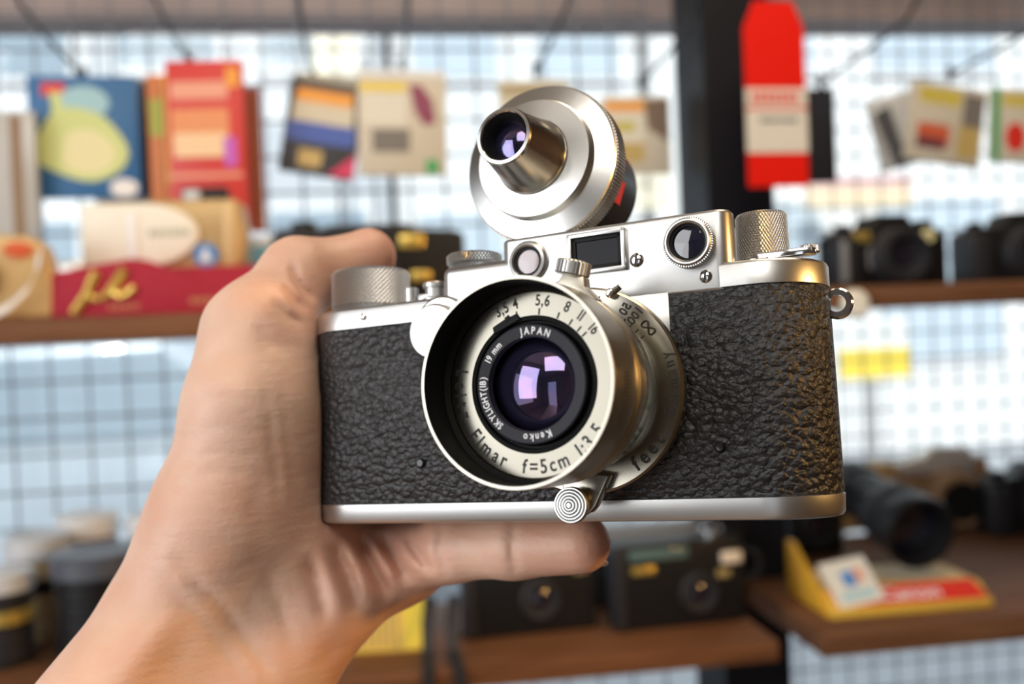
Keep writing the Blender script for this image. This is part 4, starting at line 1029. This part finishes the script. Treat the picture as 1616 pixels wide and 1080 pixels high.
# cameras behind it
TAN = mat('tan_leatherette', (.26, .15, .075), .5)
p = rshelf(1500, 832); k = slr(1500, p.y, p, 'silver topped tan camera body without lens behind the telephoto', 'cameras at the back of the right lower shelf', math.radians(-8), body=TAN, front=TAN, wd=.82, accents=None)
k.part('silver_top', MB().prism([(-84, 92), (40, 92), (40, 128), (28, 136), (-30, 138), (-48, 122), (-84, 116)], -8, 62, 6, 3), SILVERPL)
mb = MB(); mb.lathe([(0, -41.5), (33, -41.5), (33, -41), (0, -41)], (4, 0, 50), n=48); k.part('dark_mount', mb, BLACKPAINT)
p = rshelf(1376, 838); k = Kit('compact_camera', 'small golden compact camera beside the tan camera body', 'camera', p, p.y, math.radians(4), 'cameras at the back of the right lower shelf')
k.part('body', MB().box(-60, 56, 0, 50, 0, 112, 12, 4), GOLDLT); mb = MB(); mb.lathe([(26, 2), (26, -8), (20, -12), (0, -8)], (0, 0, 50), n=40); k.part('lens', mb, BLACKPL)
k.part('silver_edge', MB().box(-62, -46, -3, 30, 60, 106, 6, 3), SILVERPL)
p = rshelf(1655, 842); slr(1640, p.y, p, 'black camera at the right edge of lower right shelf', 'cameras at the back of the right lower shelf', math.radians(-6), accents=None)

# ================================================================== STREET OUTSIDE
ROAD = mat('pale_asphalt', (.42, .44, .47), .8); PAVE = mat('pale_paving', (.62, .63, .64), .8)
BLD = mat('white_render', (.82, .83, .84), .7); BLD2 = mat('pale_grey_render', (.55, .58, .62), .7); BLDC = mat('cream_render', (.86, .78, .60), .7)
GLASSB = mat('blue_grey_glazing', (.33, .41, .48), .15); FRAMEW = mat('white_frame', (.86, .86, .86), .5)
wall('road', -14, 16, 1.5, 14, -.1, -.02, ROAD)
def building(label, x0, x1, y, h, m, rows, cols, wm, sill=.9, fh=2.9):
    t = thing('building', label, 'building', ((x0+x1)/2, y, 0), 0, 'buildings across the street'); hw_ = (x1-x0)/2
    MB().box(-hw_, hw_, 0, 4, 0, h).build('wall', m, t)
    MB().box(-hw_-.05, hw_+.05, -.15, 4, h, h+.25).build('roof_edge', BLD2, t)
    cw = 2*hw_/cols
    for r in range(rows):
        for c in range(cols):
            xc = -hw_+cw*(c+.5); z0 = sill+r*fh; ww = cw*.34
            mb = MB(); mb.box(xc-ww-.06, xc+ww+.06, -.08, 0, z0-.06, z0+1.66)
            f = mb.build('window', FRAMEW, t); MB().box(xc-ww, xc+ww, -.1, -.02, z0, z0+1.6).build('pane', wm, f)
    return t
building('white rendered building across the street, behind the blue pack', -7.4, -2.4, 9.5, 9, BLD, 3, 4, GLASSB)
building('pale grey building across the street, behind the wrist', -2.3, .2, 9.2, 9, BLD2, 3, 2, GLASSB)
building('narrow white building across the street, behind the clip-on viewfinder', .3, 2.7, 9.6, 9, BLD, 3, 2, mat('pale_glazing', (.55, .64, .72), .2))
building('wide white building across the street, right of the post', 2.8, 10.5, 9.4, 9, FRAMEW, 3, 4, mat('pale_glazing', (.55, .64, .72), .2))
def sign(label, px0, py0, px1, py1, Y, m, bands=()):
    c = S((px0+px1)/2, (py0+py1)/2, Y); k = Kit('street_sign', label, 'sign', c, Y, 0, 'signs on the street'); w_, h_ = px1-px0, py1-py0
    k.part('board', MB().box(-w_/2, w_/2, 0, 8, -h_/2, h_/2, 1, 1), m)
    for nm, a, b_, mm_ in bands: k.part(nm, MB().box(-w_/2, w_/2, -1.5, 0, h_*(.5-b_), h_*(.5-a)), mm_)
    z = c.z-h_/2*k.u
    if z > 0 and Y < 9: k.part('post', MB().box(-4, 4, 2, 7, -c.z/k.u, -h_/2), GREYPL)
    return k
sign('red street sign seen left of the hand', 246, 560, 330, 586, 6.6, REDPR)
sign('white and yellow street sign seen right of the camera', 1318, 500, 1442, 600, 6.5, WHITEPL, [('yellow_band', .5, 1.0, YELLOWPR)])
sign('long cream shop sign seen under the black pouch', 1262, 278, 1452, 330, 8.8, mat('cream_sign', (.86, .70, .48), .6), [('pink_band', 0, .3, mat('pink_sign', (.85, .50, .50), .6))])
sign('small cream sign seen beside the post', 990, 276, 1062, 332, 8.6, BLDC)
sign('tall cream panel seen above the dark filter pack', 496, 40, 560, 116, 8.8, BLDC)
def car(label, px, Y, m, rot, ln=4.2):
    p = S(px, 700, Y); t = thing('car', label, 'car', (p.x, Y, -.02), rot, 'cars parked in the street'); h = ln/2
    b = MB().prism([(-h, .35), (-h, .78), (-h*.93, .9), (-h*.55, .98), (-h*.30, 1.42), (h*.40, 1.45), (h*.72, 1.0), (h*.97, .88), (h, .7), (h, .35)], -.85, .85, .07, 3); b.build('body', m, t)
    for x0, x1, x2, x3 in ((-h*.50, -h*.28, -h*.02, -h*.02), (h*.03, h*.03, h*.38, h*.60)):
        MB().prism([(x0, 1.0), (x1, 1.36), (x2, 1.38), (x3, 1.0)], -.88, -.84, .01, 1).build('side_window', GLASSB, t)
    for x in (-h*.62, h*.62):
        for y in (-.82, .82):
            w_ = MB().lathe([(0, -.1), (.2, -.1), (.31, -.08), (.31, .08), (.2, .1), (0, .1)], (x, y, .32), n=32).build('wheel', BLACKPL, t)
    MB().box(h*.96, h*1.01, -.75, -.45, .66, .80, .02, 1).build('headlight', SILVERPL, t); MB().box(h*.96, h*1.01, .45, .75, .66, .80, .02, 1).build('headlight', SILVERPL, t)
car('silver blue car parked outside, seen left of the wrist', 60, 5.4, mat('silver_blue_paint', (.46, .53, .60), .3, .1, coat=.5), 0)
car('grey car parked further off in the street, mostly hidden by the hand', 560, 7.6, mat('steel_grey_paint', (.38, .43, .50), .3, .1, coat=.5), 0)
